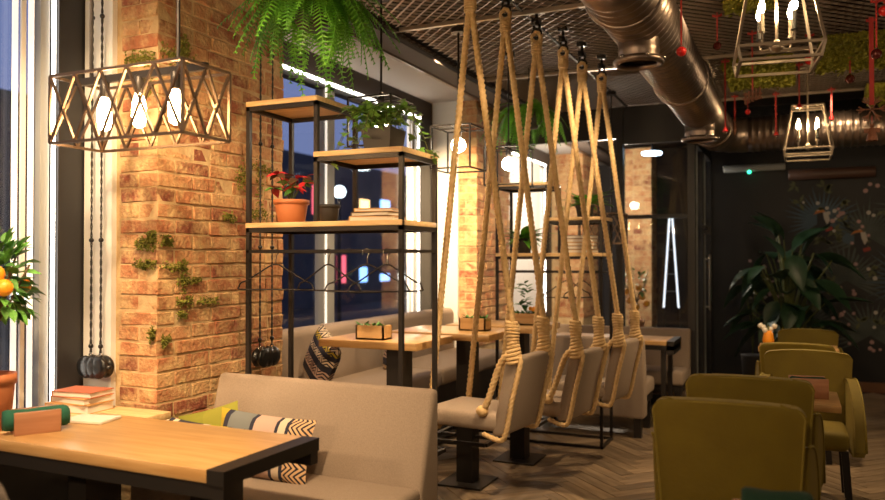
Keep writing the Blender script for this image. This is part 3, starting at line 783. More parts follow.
# ================================================================ HIGH TABLES, BANQUETTE
def high_table(label,xr,L,y0,y1,z,colx,coly,ring=True):
    t=thing('high_table',label,'table',(colx,coly,0)); X=lambda x:x-colx; Y=lambda y:y-coly
    MB().box((X(xr-L),Y(y0),z-.045),(X(xr),Y(y1),z)).build('tabletop','wood_table',t,bevel=.004)
    MB().box((-.055,-.06,.012),(.055,.06,z-.045)).build('column','black_metal',t)
    MB().box((-.15,-.16,0),(.15,.16,.012)).build('base_plate','black_metal',t)
    m=MB(); a=.20;zz=.30
    for p,q in (((-a,-a),(a,-a)),((a,-a),(a,a)),((a,a),(-a,a)),((-a,a),(-a,-a))): m.bar((*p,zz),(*q,zz),.024)
    m.bar((-a,0,zz),(a,0,zz),.02); m.build('foot_rest','black_metal',t)
high_table('first high wooden table behind the near shelf unit',-1.97,.66,4.0,4.52,.97,-2.14,4.12)
high_table('second high wooden table between the first and second rope swings',-1.77,.72,4.64,5.18,.97,-1.95,4.72)
high_table('third high wooden table before the far shelf unit',-1.64,.72,5.28,5.82,.97,-1.83,5.42)

def succulent_box(loc,label,seed,yel=False):
    r=random.Random(seed); t=thing('planter_box',label,'planter',loc); L,D,H=.19,.11,.085
    m=MB(); m.box((-L/2,-D/2,0),(L/2,D/2,.01)); m.box((-L/2,-D/2,0),(L/2,-D/2+.01,H)); m.box((-L/2,D/2-.01,0),(L/2,D/2,H)); m.box((-L/2,-D/2,0),(-L/2+.01,D/2,H)); m.box((L/2-.01,-D/2,0),(L/2,D/2,H)); m.build('box','wood_box',t)
    MB().box((-L/2+.01,-D/2+.01,.01),(L/2-.01,D/2-.01,H-.015)).build('soil','soil',t)
    for k in range(30):
        a=r.uniform(0,2*PI); p=(r.uniform(-.075,.075),r.uniform(-.035,.035),H-.02)
        inst('leaf',LEAF,t,aim(p,(math.cos(a),math.sin(a),r.uniform(.3,2)),s=r.uniform(.035,.06)))
    if yel:
        fm=MB().ball((0,0,0),.016,10,6).mesh('lemon','orange',True)
        for k in range(4): inst('fruit',fm,t,Matrix.Translation((.03+r.uniform(-.04,.05),r.uniform(-.03,.03),H+.02+r.uniform(0,.03))))
        for k in range(40):
            a=r.uniform(0,2*PI); q=r.uniform(0,.22); p=(-.02+r.uniform(-.03,.03),r.uniform(-.03,.03),H+q)
            inst('leaf',LEAF,t,aim(p,(math.cos(a),math.sin(a),r.uniform(-.3,.8)),s=r.uniform(.05,.08)))
succulent_box((-2.32,4.13,.97),'wooden planter box with dark succulents on the first high table',1)
succulent_box((-1.98,4.92,.97),'wooden planter box with low green plant on the second high table',2)
succulent_box((-1.80,5.50,.97),'wooden planter box with tall green plant and yellow fruit on the third high table',3,True)

def banquette():
    t=thing('window_banquette','long beige upholstered banquette below the windows behind the high tables','banquette',(0,0,0))
    for y0,y1 in ((4.05,5.45),(5.46,6.9)):
        MB().box((-3.16,y0,.45),(-2.98,y1,.985)).build('backrest','fabric_beige',t,bevel=.05,seg=4)
        MB().box((-2.99,y0,.48),(-2.46,y1,.61)).build('seat','fabric_beige',t,bevel=.03,seg=3)
    MB().box((-3.15,4.07,.05),(-2.52,6.88,.48)).build('plinth','frame_dark',t)
banquette()
cushion('cushion','patterned cushion at the near end of the window banquette','cushion_mixed',.34,.36,.13,(-2.77,4.25,.805),math.radians(-10),math.radians(28),math.radians(-35))
cushion('cushion','patterned cushion on the window banquette between the first and second high tables','cushion_mixed',.36,.30,.13,(-2.84,5.42,.745),math.radians(-14),math.radians(-5),math.radians(-80))

# far seating group
bench('beige bench seen from behind, beyond the rope swings and the far shelf unit',(-2.25,6.40,0),PI,1.14,.81,.45,.44,'fabric_beige',.11)
bench('pale beige bench in front of the glass entrance lobby',(-.91,7.80,0),0,1.35,.79,.42,.44,'fabric_beige',.10)
t=thing('dining_table','small table with dark frame between the two far benches','table',(-1.5,7.09,0))
MB().box((-.55,-.24,.715),(.52,.24,.75)).build('tabletop','wood_table',t,bevel=.003)
m=MB(); m.box((-.55,-.24,.675),(.56,.24,.714)); m.build('apron','black_metal',t); MB().box((.50,-.24,.64),(.56,.24,.752)).build('end_rim','black_metal',t)
for x in (.47,-.5):
    for y in (-.2,.2): MB().box((x-.02,y-.02,0),(x+.02,y+.02,.676)).build('leg','black_metal',t)
# ================================================================ ROPE SWINGS
def swing(label,loc,rz,ztop=3.0,wd=.43):
    t=thing('rope_swing_seat',label,'swing',loc,rz,'rope swing seats'); h=wd/2; zt=ztop-loc[2]
    MB().box((-.26,-h,-.10),(.235,h,0)).build('seat','fabric_beige',t,bevel=.035,seg=3)
    P=[(.17,-.12),(.25,-.12),(.345,.31),(.262,.31)]; m=MB(); n=4
    m.add([(x,-h,z) for x,z in P]+[(x,h,z) for x,z in P],[tuple(range(n)),tuple(range(2*n-1,n-1,-1))]+[(i,i+n,(i+1)%n+n,(i+1)%n) for i in range(n)])
    m.build('backrest','fabric_beige',t,bevel=.028,seg=3)
    for s in (-1,1):
        y=s*h; hx=.05; hk=Vector((hx,y*1.0,zt-.20)); r=.0185
        # back rope: hook -> top of backrest wrap
        MB().rope([hk,(.297,y*.93,.50)],r).build('rope','rope',t,True)
        # front rope: hook -> front of seat, under it
        MB().rope([hk,(-.205,y*1.02,.0),(-.205,y*1.04,-.05),(-.20,y*.98,-.115),(-.2,y*.6,-.115)],r).build('rope','rope',t,True)
        # wrap
        a=Vector((.305,y*.93,.275)); b=Vector((.297,y*.93,.50)); pts=[]
        for k in range(12*14+1):
            q=k/14/12; c=a.lerp(b,q); an=2*PI*k/14; R=.033+.004*math.sin(q*9)-.008*q; pts.append(c+Vector((R*math.cos(an),R*math.sin(an),.006*math.sin(an*1.0+q*5))))
        MB().tube(pts,.0115,6).build('rope_wrap','rope',t,True)
        MB().tube([a,b],.028,8).build('rope_core','rope',t,True)
        # edge rope down the rear edge, round the bottom
        yo=s*(h+.004)
        MB().rope(bez([(.31,y*.95,.33),(.348,yo*.96,.29),(.30,yo*.97,.08),(.257,yo*.96,-.11),(.21,yo*.95,-.135),(.12,yo*.9,-.115)],6),.015).build('edge_rope','rope',t,True)
        # front brace from the wrap to a knot on the seat
        MB().rope(bez([(.285,y*1.03,.33),(.235,yo*1.02,.27),(.165,yo*1.02,.08),(.13,yo*1.0,.015)],6),.0185).build('brace_rope','rope',t,True)
        MB().ball((.125,yo*1.0,.012),.032,12,8,(1.1,1,.95)).build('knot','rope',t,True)
        # hook
        hm=MB(); M=Matrix.Rotation(PI/2,3,'X')
        hm.tube([(hx,y,zt-.02),(hx,y,zt-.09)],.011); hm.box((hx-.03,y-.025,zt-.03),(hx+.03,y+.025,zt-.004)); hm.box((hx-.016,y-.04,zt-.105),(hx+.016,y+.04,zt-.07))
        hm.torus((hx,y,zt-.115),.02,.009,14,6,M); hm.torus((hx,y,zt-.155),.028,.010,16,6,M); hm.build('ceiling_hook','black_gloss',t,True)
        # bound loop below the hook
        lp=[]
        for k in range(5*12+1):
            q=k/60; an=2*PI*k/12; lp.append(hk+Vector((.028*math.cos(an),.022*math.sin(an),-.07*q-.01)))
        MB().tube(lp,.010,6).build('rope_binding','rope',t,True)
        MB().rope(bez([hk+Vector((-.01,0,-.03)),hk+Vector((-.028,0,.02)),hk+Vector((-.012,0,.05)),hk+Vector((.012,0,.05)),hk+Vector((.028,0,.02)),hk+Vector((.01,0,-.03))],6),.014).build('rope_loop','rope',t,True)
swing('nearest rope swing seat of beige fabric, beside the near bench',(-1.64,4.17,.62),math.radians(-7),3.09)
swing('middle of the three rope swing seats',(-1.49,4.90,.575),math.radians(-7),3.02)
swing('farthest of the three rope swing seats, in front of the far shelf unit',(-1.385,5.61,.575),math.radians(-7),2.985,wd=.40)

# ================================================================ GREEN CHAIRS AND SMALL TABLES
def velvet_chair(label,loc,rz,sc_=1,group='olive velvet chairs'):
    t=thing('velvet_armchair',label,'chair',loc,rz,group); t.scale=(sc_,sc_,sc_)
    # backrest: slightly curved slab, flared at top
    N=12; rows_f=[];rows_b=[]; zt=.915; rc=.055
    zs=[.40,.48,.56,.64,.72,.80,zt-rc]+[zt-rc+rc*math.sin(PI/2*k/5) for k in range(1,6)]
    for z in zs:
        q=(z-.40)/.53; f=[];b=[]; W=.243+.03*q
        if z>zt-rc: W=W-rc+math.sqrt(max(0,rc*rc-(z-zt+rc)**2))+.004
        for j in range(N+1):
            u=j/N*2-1; y=.20+.09*q-.035*u*u
            zz=z+.012*(1-u*u)*q**3
            f.append((u*W,y-.035,zz)); b.append((u*W,y+.035,zz))
        rows_f.append(f); rows_b.append(b)
    m=MB(); m.sheet(rows_f); m.sheet([r[::-1] for r in rows_b])
    m.sheet([rows_f[-1],rows_b[-1]]); m.sheet([rows_b[0],rows_f[0]])
    m.sheet([[r[0] for r in rows_b],[r[0] for r in rows_f]]); m.sheet([[r[-1] for r in rows_f],[r[-1] for r in rows_b]])
    o=m.build('backrest','velvet',t,True)
    q=o.modifiers.new('weld','WELD'); q.merge_threshold=.0005
    q=o.modifiers.new('bevel','BEVEL'); q.width=.02; q.segments=3; q.limit_method='ANGLE'
    K=len(rows_b); e=[rows_b[i][0] for i in range(K)]+rows_b[-1][1:-1]+[rows_b[i][-1] for i in range(K-1,-1,-1)]
    MB().tube([Vector((p[0]*.985,p[1]-.004,p[2]-.006)) for p in e],.006,6).build('piping','piping',o,True)
    for s in (-1,1):
        fo=[];ba=[]; tops=[]
        for i in range(11):
            q=i/10; y=.21-.40*q; top=.36+.40*max(0,math.cos(q*PI/2))**.55; x=s*(.232+.045*q**.6)
            col=[];co2=[]
            for j in range(6):
                z=.33+(top-.33)*j/5; xx=x+s*.015*(j/5)
                col.append((xx-s*.03,y,z)); co2.append((xx+s*.03,y,z))
            fo.append(col); ba.append(co2); tops.append((x+s*.045,y,top))
        m=MB(); m.sheet(fo if s>0 else fo[::-1]); m.sheet(ba[::-1] if s>0 else ba)
        A=[c[-1] for c in fo];B=[c[-1] for c in ba]; m.sheet([A,B] if s>0 else [B,A]); m.sheet([[c[0] for c in ba],[c[0] for c in fo]] if s>0 else [[c[0] for c in fo],[c[0] for c in ba]])
        m.sheet([fo[-1],ba[-1]] if s>0 else [ba[-1],fo[-1]]); m.sheet([ba[0],fo[0]] if s>0 else [fo[0],ba[0]])
        o=m.build('armrest','velvet',t,True); q=o.modifiers.new('weld','WELD'); q.merge_threshold=.0005
        q=o.modifiers.new('bevel','BEVEL'); q.width=.016; q.segments=3; q.limit_method='ANGLE'
        MB().tube(tops,.006,6).build('piping','piping',o,True)
    MB().box((-.225,-.25,.36),(.225,.18,.48)).build('seat','velvet',t,bevel=.04,seg=4)
    for x in (-.2,.2):
        for y in (-.2,.2): MB().bar((x*1.12,y*1.15,0),(x,y,.36),.042).build('leg','black_metal',t)
velvet_chair('nearest olive velvet armchair at the lower right, seen from behind',(-.235,3.37,0),PI)
velvet_chair('olive velvet armchair right behind the nearest one, before the small table',(-.195,4.06,0),PI)
velvet_chair('olive velvet armchair behind the small table with the green roll, seat visible',(.07,5.27,0),0,.94)
velvet_chair('olive velvet armchair fourth in the row, mostly hidden by the third',(0.01,6.40,0),PI,.92)
velvet_chair('farthest olive velvet armchair of the row, before the dark plant',(.10,7.42,0),0,.9)
def small_table(label,loc,L=.60,D=.62):
    t=thing('small_table',label,'table',loc); 
    MB().box((-L/2,-D/2,.715),(L/2,D/2,.75)).build('tabletop','wood_table',t,bevel=.003)
    MB().box((-.04,-.04,.02),(.04,.04,.715)).build('column','black_metal',t); MB().box((-.2,-.2,0),(.2,.2,.02)).build('base_plate','black_metal',t)
small_table('small wooden table between the second and third olive chairs',(-.09,4.40,0),.58,.44)
small_table('small wooden table at the bottom right, just below the picture edge',(-.10,2.03,0),.7,.5)
small_table('small wooden table between the fourth and farthest olive chairs',(.02,6.92,0),.58,.36)
napkin_holder((.06,4.40,.75),math.radians(8),'reddish wooden napkin holder on the small table between olive chairs','dark green cloth roll in the holder between olive chairs','wood_red','dark_green_cloth',.17,.10,.045,.17)
napkin_holder((-.045,2.20,.75),math.radians(6),'wooden napkin holder at the bottom right edge','dark green cloth roll at the bottom right edge','wood_red','dark_green_cloth',.21,.055,.045,.17)
t=thing('flower_vase','small orange vase with white flowers on the far small table','vase',(-.20,6.90,.75)); MB().lathe([(.03,0),(.045,.04),(.035,.1),(.025,.12)],14).build('vase','orange',t,True)
fm=MB().ball((0,0,0),.022,8,6).mesh('flower','paper',True)
for k in range(6): inst('flower',fm,t,Matrix.Translation((random.uniform(-.06,.06),random.uniform(-.04,.04),random.uniform(.12,.17))))
MB().tube([(0,0,.1),(0,0,.16)],.008,5).build('stems','stem',t)

# ================================================================ PENDANT LAMPS
def lattice_pendant(label,c,L,D,H,ztop_c,rods,nx=4,ny=2,bulbs=3):
    # c = centre of the cage's bottom; long side along x
    t=thing('lattice_pendant',label,'lamp',c); w=.011; a,b=L/2,D/2
    m=MB()
    for z in (0,H):
        for p,q in (((-a,-b),(a,-b)),((a,-b),(a,b)),((a,b),(-a,b)),((-a,b),(-a,-b))): m.bar((*p,z),(*q,z),w)
    for x in (-a,a):
        for y in (-b,b): m.bar((x,y,0),(x,y,H),w)
    m.build('cage_frame','bronze_metal',t)
    def strut(p,q): MB().bar(p,q,.009).build('lattice_strut','bronze_metal',t)
    for y in (-b,b):
        for k in range(nx):
            x0,x1=-a+L*k/nx,-a+L*(k+1)/nx; strut((x0,y,0),(x1,y,H)); strut((x1,y,0),(x0,y,H))
    for x in (-a,a):
        for k in range(ny):
            y0,y1=-b+D*k/ny,-b+D*(k+1)/ny; strut((x,y0,0),(x,y1,H)); strut((x,y1,0),(x,y0,H))
    MB().bar((-a,0,H),(a,0,H),.022,.03).build('centre_bar','black_metal',t)
    for x in rods: MB().tube([(x,0,H),(x,0,ztop_c-c[2])],.007,8).build('rod','black_metal',t); 
    for x in rods: MB().lathe([(.045,ztop_c-c[2]-.03),(.045,ztop_c-c[2])],14,(x,0,0)).build('ceiling_rose','black_metal',t)
    for k in range(bulbs):
        x=-a+L*(k+.5)/bulbs*.82+L*.09
        so=MB().lathe([(.018,H-.075),(.02,H-.07),(.02,H-.01),(.012,H)],12,(x,0,0)).build('socket','black_metal',t,True)
        MB().lathe([(.006,H-.215),(.022,H-.205),(.029,H-.17),(.027,H-.12),(.015,H-.078)],14,(x,0,0)).build('bulb','bulb',t,True)
lattice_pendant('large black lattice cage pendant with three glowing bulbs over the near table',(-2.425,2.375,1.925),.70,.265,.275,3.0,(.205,-.27),5)
lattice_pendant('distant small lattice cage pendant in front of the glass lobby',(-1.62,7.2,1.60),.40,.24,.27,3.0,(.08,),3,2,0)
def cube_pendant(label,c,ztop):
    t=thing('cage_pendant',label,'lamp',c,0,'square cage pendants'); a=.14;H=.28;w=.010
    m=MB()
    for z in (0,H):
        for p,q in (((-a,-a),(a,-a)),((a,-a),(a,a)),((a,a),(-a,a)),((-a,a),(-a,-a))): m.bar((*p,z),(*q,z),w)
    for x in (-a,a):
        for y in (-a,a): m.bar((x,y,0),(x,y,H),w)
    m.bar((-a,0,H),(a,0,H),w); m.bar((0,-a,H),(0,a,H),w); m.build('cage_frame','black_metal',t)
    MB().tube([(0,0,H),(0,0,ztop-c[2])],.007,8).build('rod','black_metal',t); MB().lathe([(.05,ztop-c[2]-.03),(.05,ztop-c[2])],14).build('ceiling_rose','black_metal',t)
    MB().lathe([(.022,H-.06),(.022,H+.03),(.012,H+.05)],12).build('socket','black_metal',t,True)
    MB().ball((0,0,H-.115),.05,16,10).build('bulb','bulb_white',t,True)
cube_pendant('square wire cage pendant behind the trailing ivy',(-2.2,4.0,2.10),3.0)
cube_pendant('square wire cage pendant with lit globe in front of the second brick pier',(-2.05,4.8,2.05),3.0)
cube_pendant('square wire cage pendant with lit globe left of the far fern',(-1.95,5.52,2.0),3.0)
def lantern(label,c,ztop,rz=0):
    t=thing('lantern_pendant',label,'lamp',c,rz,'trapezoid lanterns over the olive chairs'); a,b=.175,.115; H=.40; g=.06; w=.012
    m=MB()
    def sq(r,z):
        for p,q in (((-r,-r),(r,-r)),((r,-r),(r,r)),((r,r),(-r,r)),((-r,r),(-r,-r))): m.bar((*p,z),(*q,z),w)
    sq(a*.93,0); sq(a,g); sq(b,H)
    for x in (-1,1):
        for y in (-1,1): m.bar((x*a*.93,y*a*.93,0),(x*a,y*a,g),w); m.bar((x*a,y*a,g),(x*b,y*b,H),w)
    m.bar((-b,0,H),(b,0,H),w); m.bar((0,-b,H),(0,b,H),w); m.build('cage_frame','lantern_metal',t)
    MB().tube([(0,0,.09),(0,0,ztop-c[2])],.007,8).build('stem','lantern_metal',t); MB().lathe([(.06,ztop-c[2]-.025),(.06,ztop-c[2])],16).build('ceiling_rose','lantern_metal',t)
    MB().lathe([(.005,.06),(.028,.075),(.034,.09),(.02,.105),(.008,.12)],14).build('hub','lantern_metal',t,True)
    for k in range(4):
        an=PI/4+k*PI/2; dx,dy=math.cos(an),math.sin(an); R=.095
        MB().tube(bez([(dx*.02,dy*.02,.095),(dx*.05,dy*.05,.085),(dx*R*.95,dy*R*.95,.095),(dx*R,dy*R,.14)],5),.005,6).build('arm','lantern_metal',t,True)
        MB().lathe([(.016,.14),(.016,.145),(.010,.148),(.010,.225),(.006,.23)],12,(dx*R,dy*R,0)).build('candle_sleeve','black_plain' if k%2 else 'lantern_metal',t,True)
        MB().lathe([(.006,.23),(.013,.245),(.014,.262),(.008,.285),(.002,.305)],12,(dx*R,dy*R,0)).build('flame_bulb','candle_flame',t,True)
lantern('near trapezoid lantern with candle bulbs at the top right',(-.07,3.85,2.33),3.0,.12)
lantern('far trapezoid lantern with candle bulbs over the far olive chairs',(.10,6.85,2.26),3.0,.0)

# ================================================================ VENTILATION DUCT
def ridged(r,L,step=.05):
    P=[]; n=int(L/step)
    for i in range(n):
        z=i*step; P += [(r,z),(r,z+step*.6),(r*1.05,z+step*.72),(r*1.05,z+step*.88),(r,z+step*.99)]
    P.append((r,L)); return P
def ducts():
    t=thing('ventilation_duct','brown spiral ventilation duct running along and across the ceiling','duct',(-.69,3.2,2.66))
    r=.165
    MB().lathe(ridged(r,4.62,.075),28,(0,0,0),'y').build('duct_run','duct_metal',t,True)
    # elbow
    m=MB(); pts=[];R=.28
    for k in range(9):
        a=PI/2*k/8; pts.append((R-R*math.cos(a),4.62+R*math.sin(a),0))
    m.tube(pts,[r*(1.03 if k%2 else 1.0) for k in range(9)],28).build('elbow','duct_metal',t,True)
    MB().lathe(ridged(r,3.3,.06),28,(R,4.62+R,0),'x').build('duct_run','duct_metal',t,True)
    for y,rr in ((.66,.098),(3.35,.115)):
        b=MB().lathe([(rr,-.24),(rr,-.20),(rr*1.03,-.19),(rr,-.18),(rr,-.12),(rr*1.03,-.11),(rr,-.10),(rr,0)],24,(0,y,0),capb=False).build('outlet_collar','duct_metal',t,True)
        MB().torus((0,y,-.245),rr*1.08,.018,24,8).build('outlet_lip','duct_metal',b,True)
        MB().lathe([(rr*.98,-.2),(.005,-.2)],20,(0,y,0),capb=False).build('outlet_inside','black_plain',b)
        for k in range(6):
            an=k*PI/3; MB().ball((rr*1.22*math.cos(an),y+rr*1.22*math.sin(an),-.235),.011,8,6).build('bolt','chrome',b,True)
    for y in (0.3,2.2,4.3): MB().torus((0,y,0),r*1.05,.014,28,8,Matrix.Rotation(PI/2,3,'X')).build('joint_band','duct_metal',t,True)
    for y in (1.3,3.0,4.5): MB().box((-.012,y-.012,.16),(.012,y+.012,.345)).build('hanger_strap','black_metal',t)
ducts()
# red netted ball hanging at the top beside the duct
t=thing('netted_ball','red netted ball ornament at the top edge beside the duct','ornament',(-.96,4.4,2.915)); R=.072
MB().ball((0,0,0),R,20,12).build('ball','ornament_dark',t,True)
m=MB()
for k in range(12):
    for s in (-1,1):
        m.tube([((R+.002)*math.sin(PI*i/14)*math.cos(k*PI/6+s*i*.16),(R+.002)*math.sin(PI*i/14)*math.sin(k*PI/6+s*i*.16),-(R+.002)*math.cos(PI*i/14)) for i in range(15)],.003,4)
m.build('net','red',t,True); MB().tube([(0,0,R),(0,0,.085)],.003,5).build('string','ribbon_red',t)

# ================================================================ CHRISTMAS ORNAMENTS
def ornament(label,x,y,zb,kind,r=.03,wd=.012):
    zt=2.985; t=thing('hanging_ornament',label,'ornament',(x,y,zb),0,'red ribbons with ornaments')
    L=zt-zb
    MB().box((-wd/2,-.0015,r*.9),(wd/2,.0015,L)).build('ribbon','ribbon_red',t)
    m=MB()
    for s in (-1,1): m.add([(0,0,L-.02),(s*.028,0,L-.008),(s*.03,0,L-.026),(0,0,L-.03),(0,.006,L-.02),(s*.028,.006,L-.008),(s*.03,.006,L-.026),(0,.006,L-.03)],[(0,1,2,3),(7,6,5,4),(0,4,5,1),(1,5,6,2),(2,6,7,3)])
    m.build('bow','ribbon_red',t)
    if kind=='ball' or kind=='dark':
        b=MB().ball((0,0,0),r,16,12).build('bauble','red' if kind=='ball' else 'ornament_dark',t,True); MB().lathe([(r*.28,r*.92),(r*.28,r*1.15),(r*.1,r*1.2)],10).build('cap','chrome',b)
    if kind=='bell':
        MB().lathe([(.002,.02),(.012,.016),(.016,0),(.024,-.014),(.02,-.014)],12).build('bell','red',t,True); MB().ball((0,0,-.02),.008,8,6).build('clapper','chrome',t,True)
    if kind=='drop': MB().lathe([(.002,-.09),(.012,-.05),(.015,-.01),(.006,.04),(.002,.06)],10).build('drop','ornament_wood',t,True)
    if kind=='sled':
        m=MB()
        for k in range(5): m.box((-.05+k*.022,-.006,-.05+k*.008),(-.036+k*.022,.006,.03+k*.008))
        m.box((-.06,-.009,-.02),(.06,.009,-.008)); m.box((-.06,-.009,.012),(.06,.009,.022)); m.build('sled','ornament_wood',t); MB().ball((-.03,0,-.1),.018,10,8).build('bead','red',t,True); MB().tube([(-.03,0,-.02),(-.03,0,-.1)],.003,4).build('string','ribbon_red',t)
    if kind=='star':
        m=MB()
        for k in range(6):
            a=k*PI/3; d=Vector((math.cos(a),0,math.sin(a))); m.bar((0,0,0),d*.085,.012,.008)
            for s in (-1,1):
                e=Vector((math.cos(a+s*.6),0,math.sin(a+s*.6))); m.bar(d*.045,d*.045+e*.035,.009,.008)
        m.build('snowflake','ornament_wood',t)
        m=MB(); m.lathe([(.034,-.20),(.03,-.17),(.012,-.12),(.006,-.11)],10); m.ball((0,0,-.10),.014); m.box((-.045,-.004,-.15),(.045,.004,-.12)); m.build('angel','ornament_wood',t); MB().tube([(0,0,-.04),(0,0,-.1)],.003,4).build('string','ribbon_red',t)

ornament('red bauble on a ribbon in front of the duct',-.492,3.88,2.45,'ball',.024,.008)
ornament('small dark red bauble on a short ribbon right of the duct',-.432,5.10,2.776,'dark',.026,.008)
ornament('long thin ribbon with a tiny bell beside the second duct outlet',-.478,6.31,2.44,'bell',.02,.012)
ornament('ribbon with a wooden sled ornament left of the near lantern',-.252,5.6,2.54,'sled',.02,.010)
ornament('ribbon with a wooden drop near the duct elbow',-.50,7.7,2.69,'drop',.05,.012)
ornament('ribbon with a bell between the duct elbow and the far lantern',-.15,7.75,2.60,'bell',.02,.014)
ornament('ribbon with a bell hanging behind the near lantern',.038,6.65,2.64,'bell',.02,.010)
ornament('ribbon with a bell right of the far lantern',.305,7.75,2.71,'bell',.02,.012)
ornament('dark bauble on a short ribbon below the widest moss mat',.384,6.55,2.80,'dark',.034,.012)
ornament('red bauble seen through the near lantern',.10,5.805,2.80,'ball',.036,.008)
ornament('thick ribbon with wooden snowflake and angel at the right edge',.449,5.6,2.40,'star',.03,.028)
ornament('dark red bauble close to the thick ribbon at the right edge',.443,5.2,2.655,'dark',.03,.010)
ornament('orange red bauble at the upper right corner',.483,5.19,2.90,'ball',.032,.008)

# ================================================================ HANGING CORDS WITH BLACK SPOOLS
def cords(label,loc,ztop,gap,dirv,m2='black_gloss'):
    t=thing('cord_spool',label,'spool',loc); d=Vector(dirv).normalized(); H=ztop-loc[2]
    nrm=Vector((-d.y,d.x,0))
    for s in (-1,1):
        o=d*s*gap/2
        for q in (-1,1):
            pts=[o+Vector((0,0,.06+ (H-.06)*k/160)) + (d*math.cos(k*.9+(PI if q>0 else 0))+nrm*math.sin(k*.9+(PI if q>0 else 0)))*.0032 for k in range(161)]
            MB().tube(pts,.0034,4).build('cord','cord',t,True)
        for zz in (.10,.62,1.2,1.72):
            if zz<H: MB().ball(o+Vector((0,0,zz)),.0125,10,8).build('bead','black_gloss',t,True)
        MB().torus(o+Vector((0,0,.055)),.011,.0035,12,6,Matrix.Rotation(PI/2,3,'X')).build('ring','chrome',t,True)
    # twin spool: two drums side by side with flanges
    R=Matrix((d,nrm,Vector((0,0,1)))).transposed()
    m=MB(); k0=0
    for c in (-.042,0.0,.042):
        mm=MB().lathe([(.02,-.034),(.05,-.032),(.056,-.022),(.05,-.012),(.044,-.004),(.044,.004),(.05,.012),(.056,.022),(.05,.032),(.02,.034)],20)
        M=Matrix.Rotation(PI/2,3,'X') if c==0 else Matrix.Rotation(PI/2,3,'X')
        m.add([R@(M@Vector(v))+d*c for v in mm.v],mm.f)
    m.build('spool','black_gloss',t,True)
    MB().tube([-d*.10,d*.10],.012,10).build('axle','black_gloss',t,True)
cords('black spool on two beaded cords in front of the white plaster strip',(-3.125,2.79,.925),2.999,.065,(1,0,0))
cords('black spool on two beaded cords against the brick pier behind the near shelf unit',(-2.735,3.625,.90),2.93,.11,(0,1,0))

# ================================================================ BACK WALL
t=thing('wall_light_bar','grey light bar with a green indicator on the dark back wall','light bar',(-.42,9.62,2.50)); MB().lathe([(.035,-.33),(.04,-.32),(.04,.32),(.035,.33)],14,axis='x').build('tube_body','frame_grey',t,True); MB().ball((-.05,-.02,-.045),.02,8,6).build('indicator','green_diode',t,True); MB().box((-.2,.0,-.02),(.2,.079,.02)).build('bracket','black_metal',t)
t=thing('rolled_screen','dark brown rolled screen casing high on the back wall','screen',(.37,9.58,2.40)); mat('casing_brown',(.09,.045,.03),.5); MB().lathe([(.05,-.43),(.06,-.42),(.06,.42),(.05,.43)],16,axis='x').build('casing','casing_brown',t,True)
for x in (-.38,.38): MB().box((x-.02,0,-.02),(x+.02,.119,.05)).build('bracket','black_metal',t)

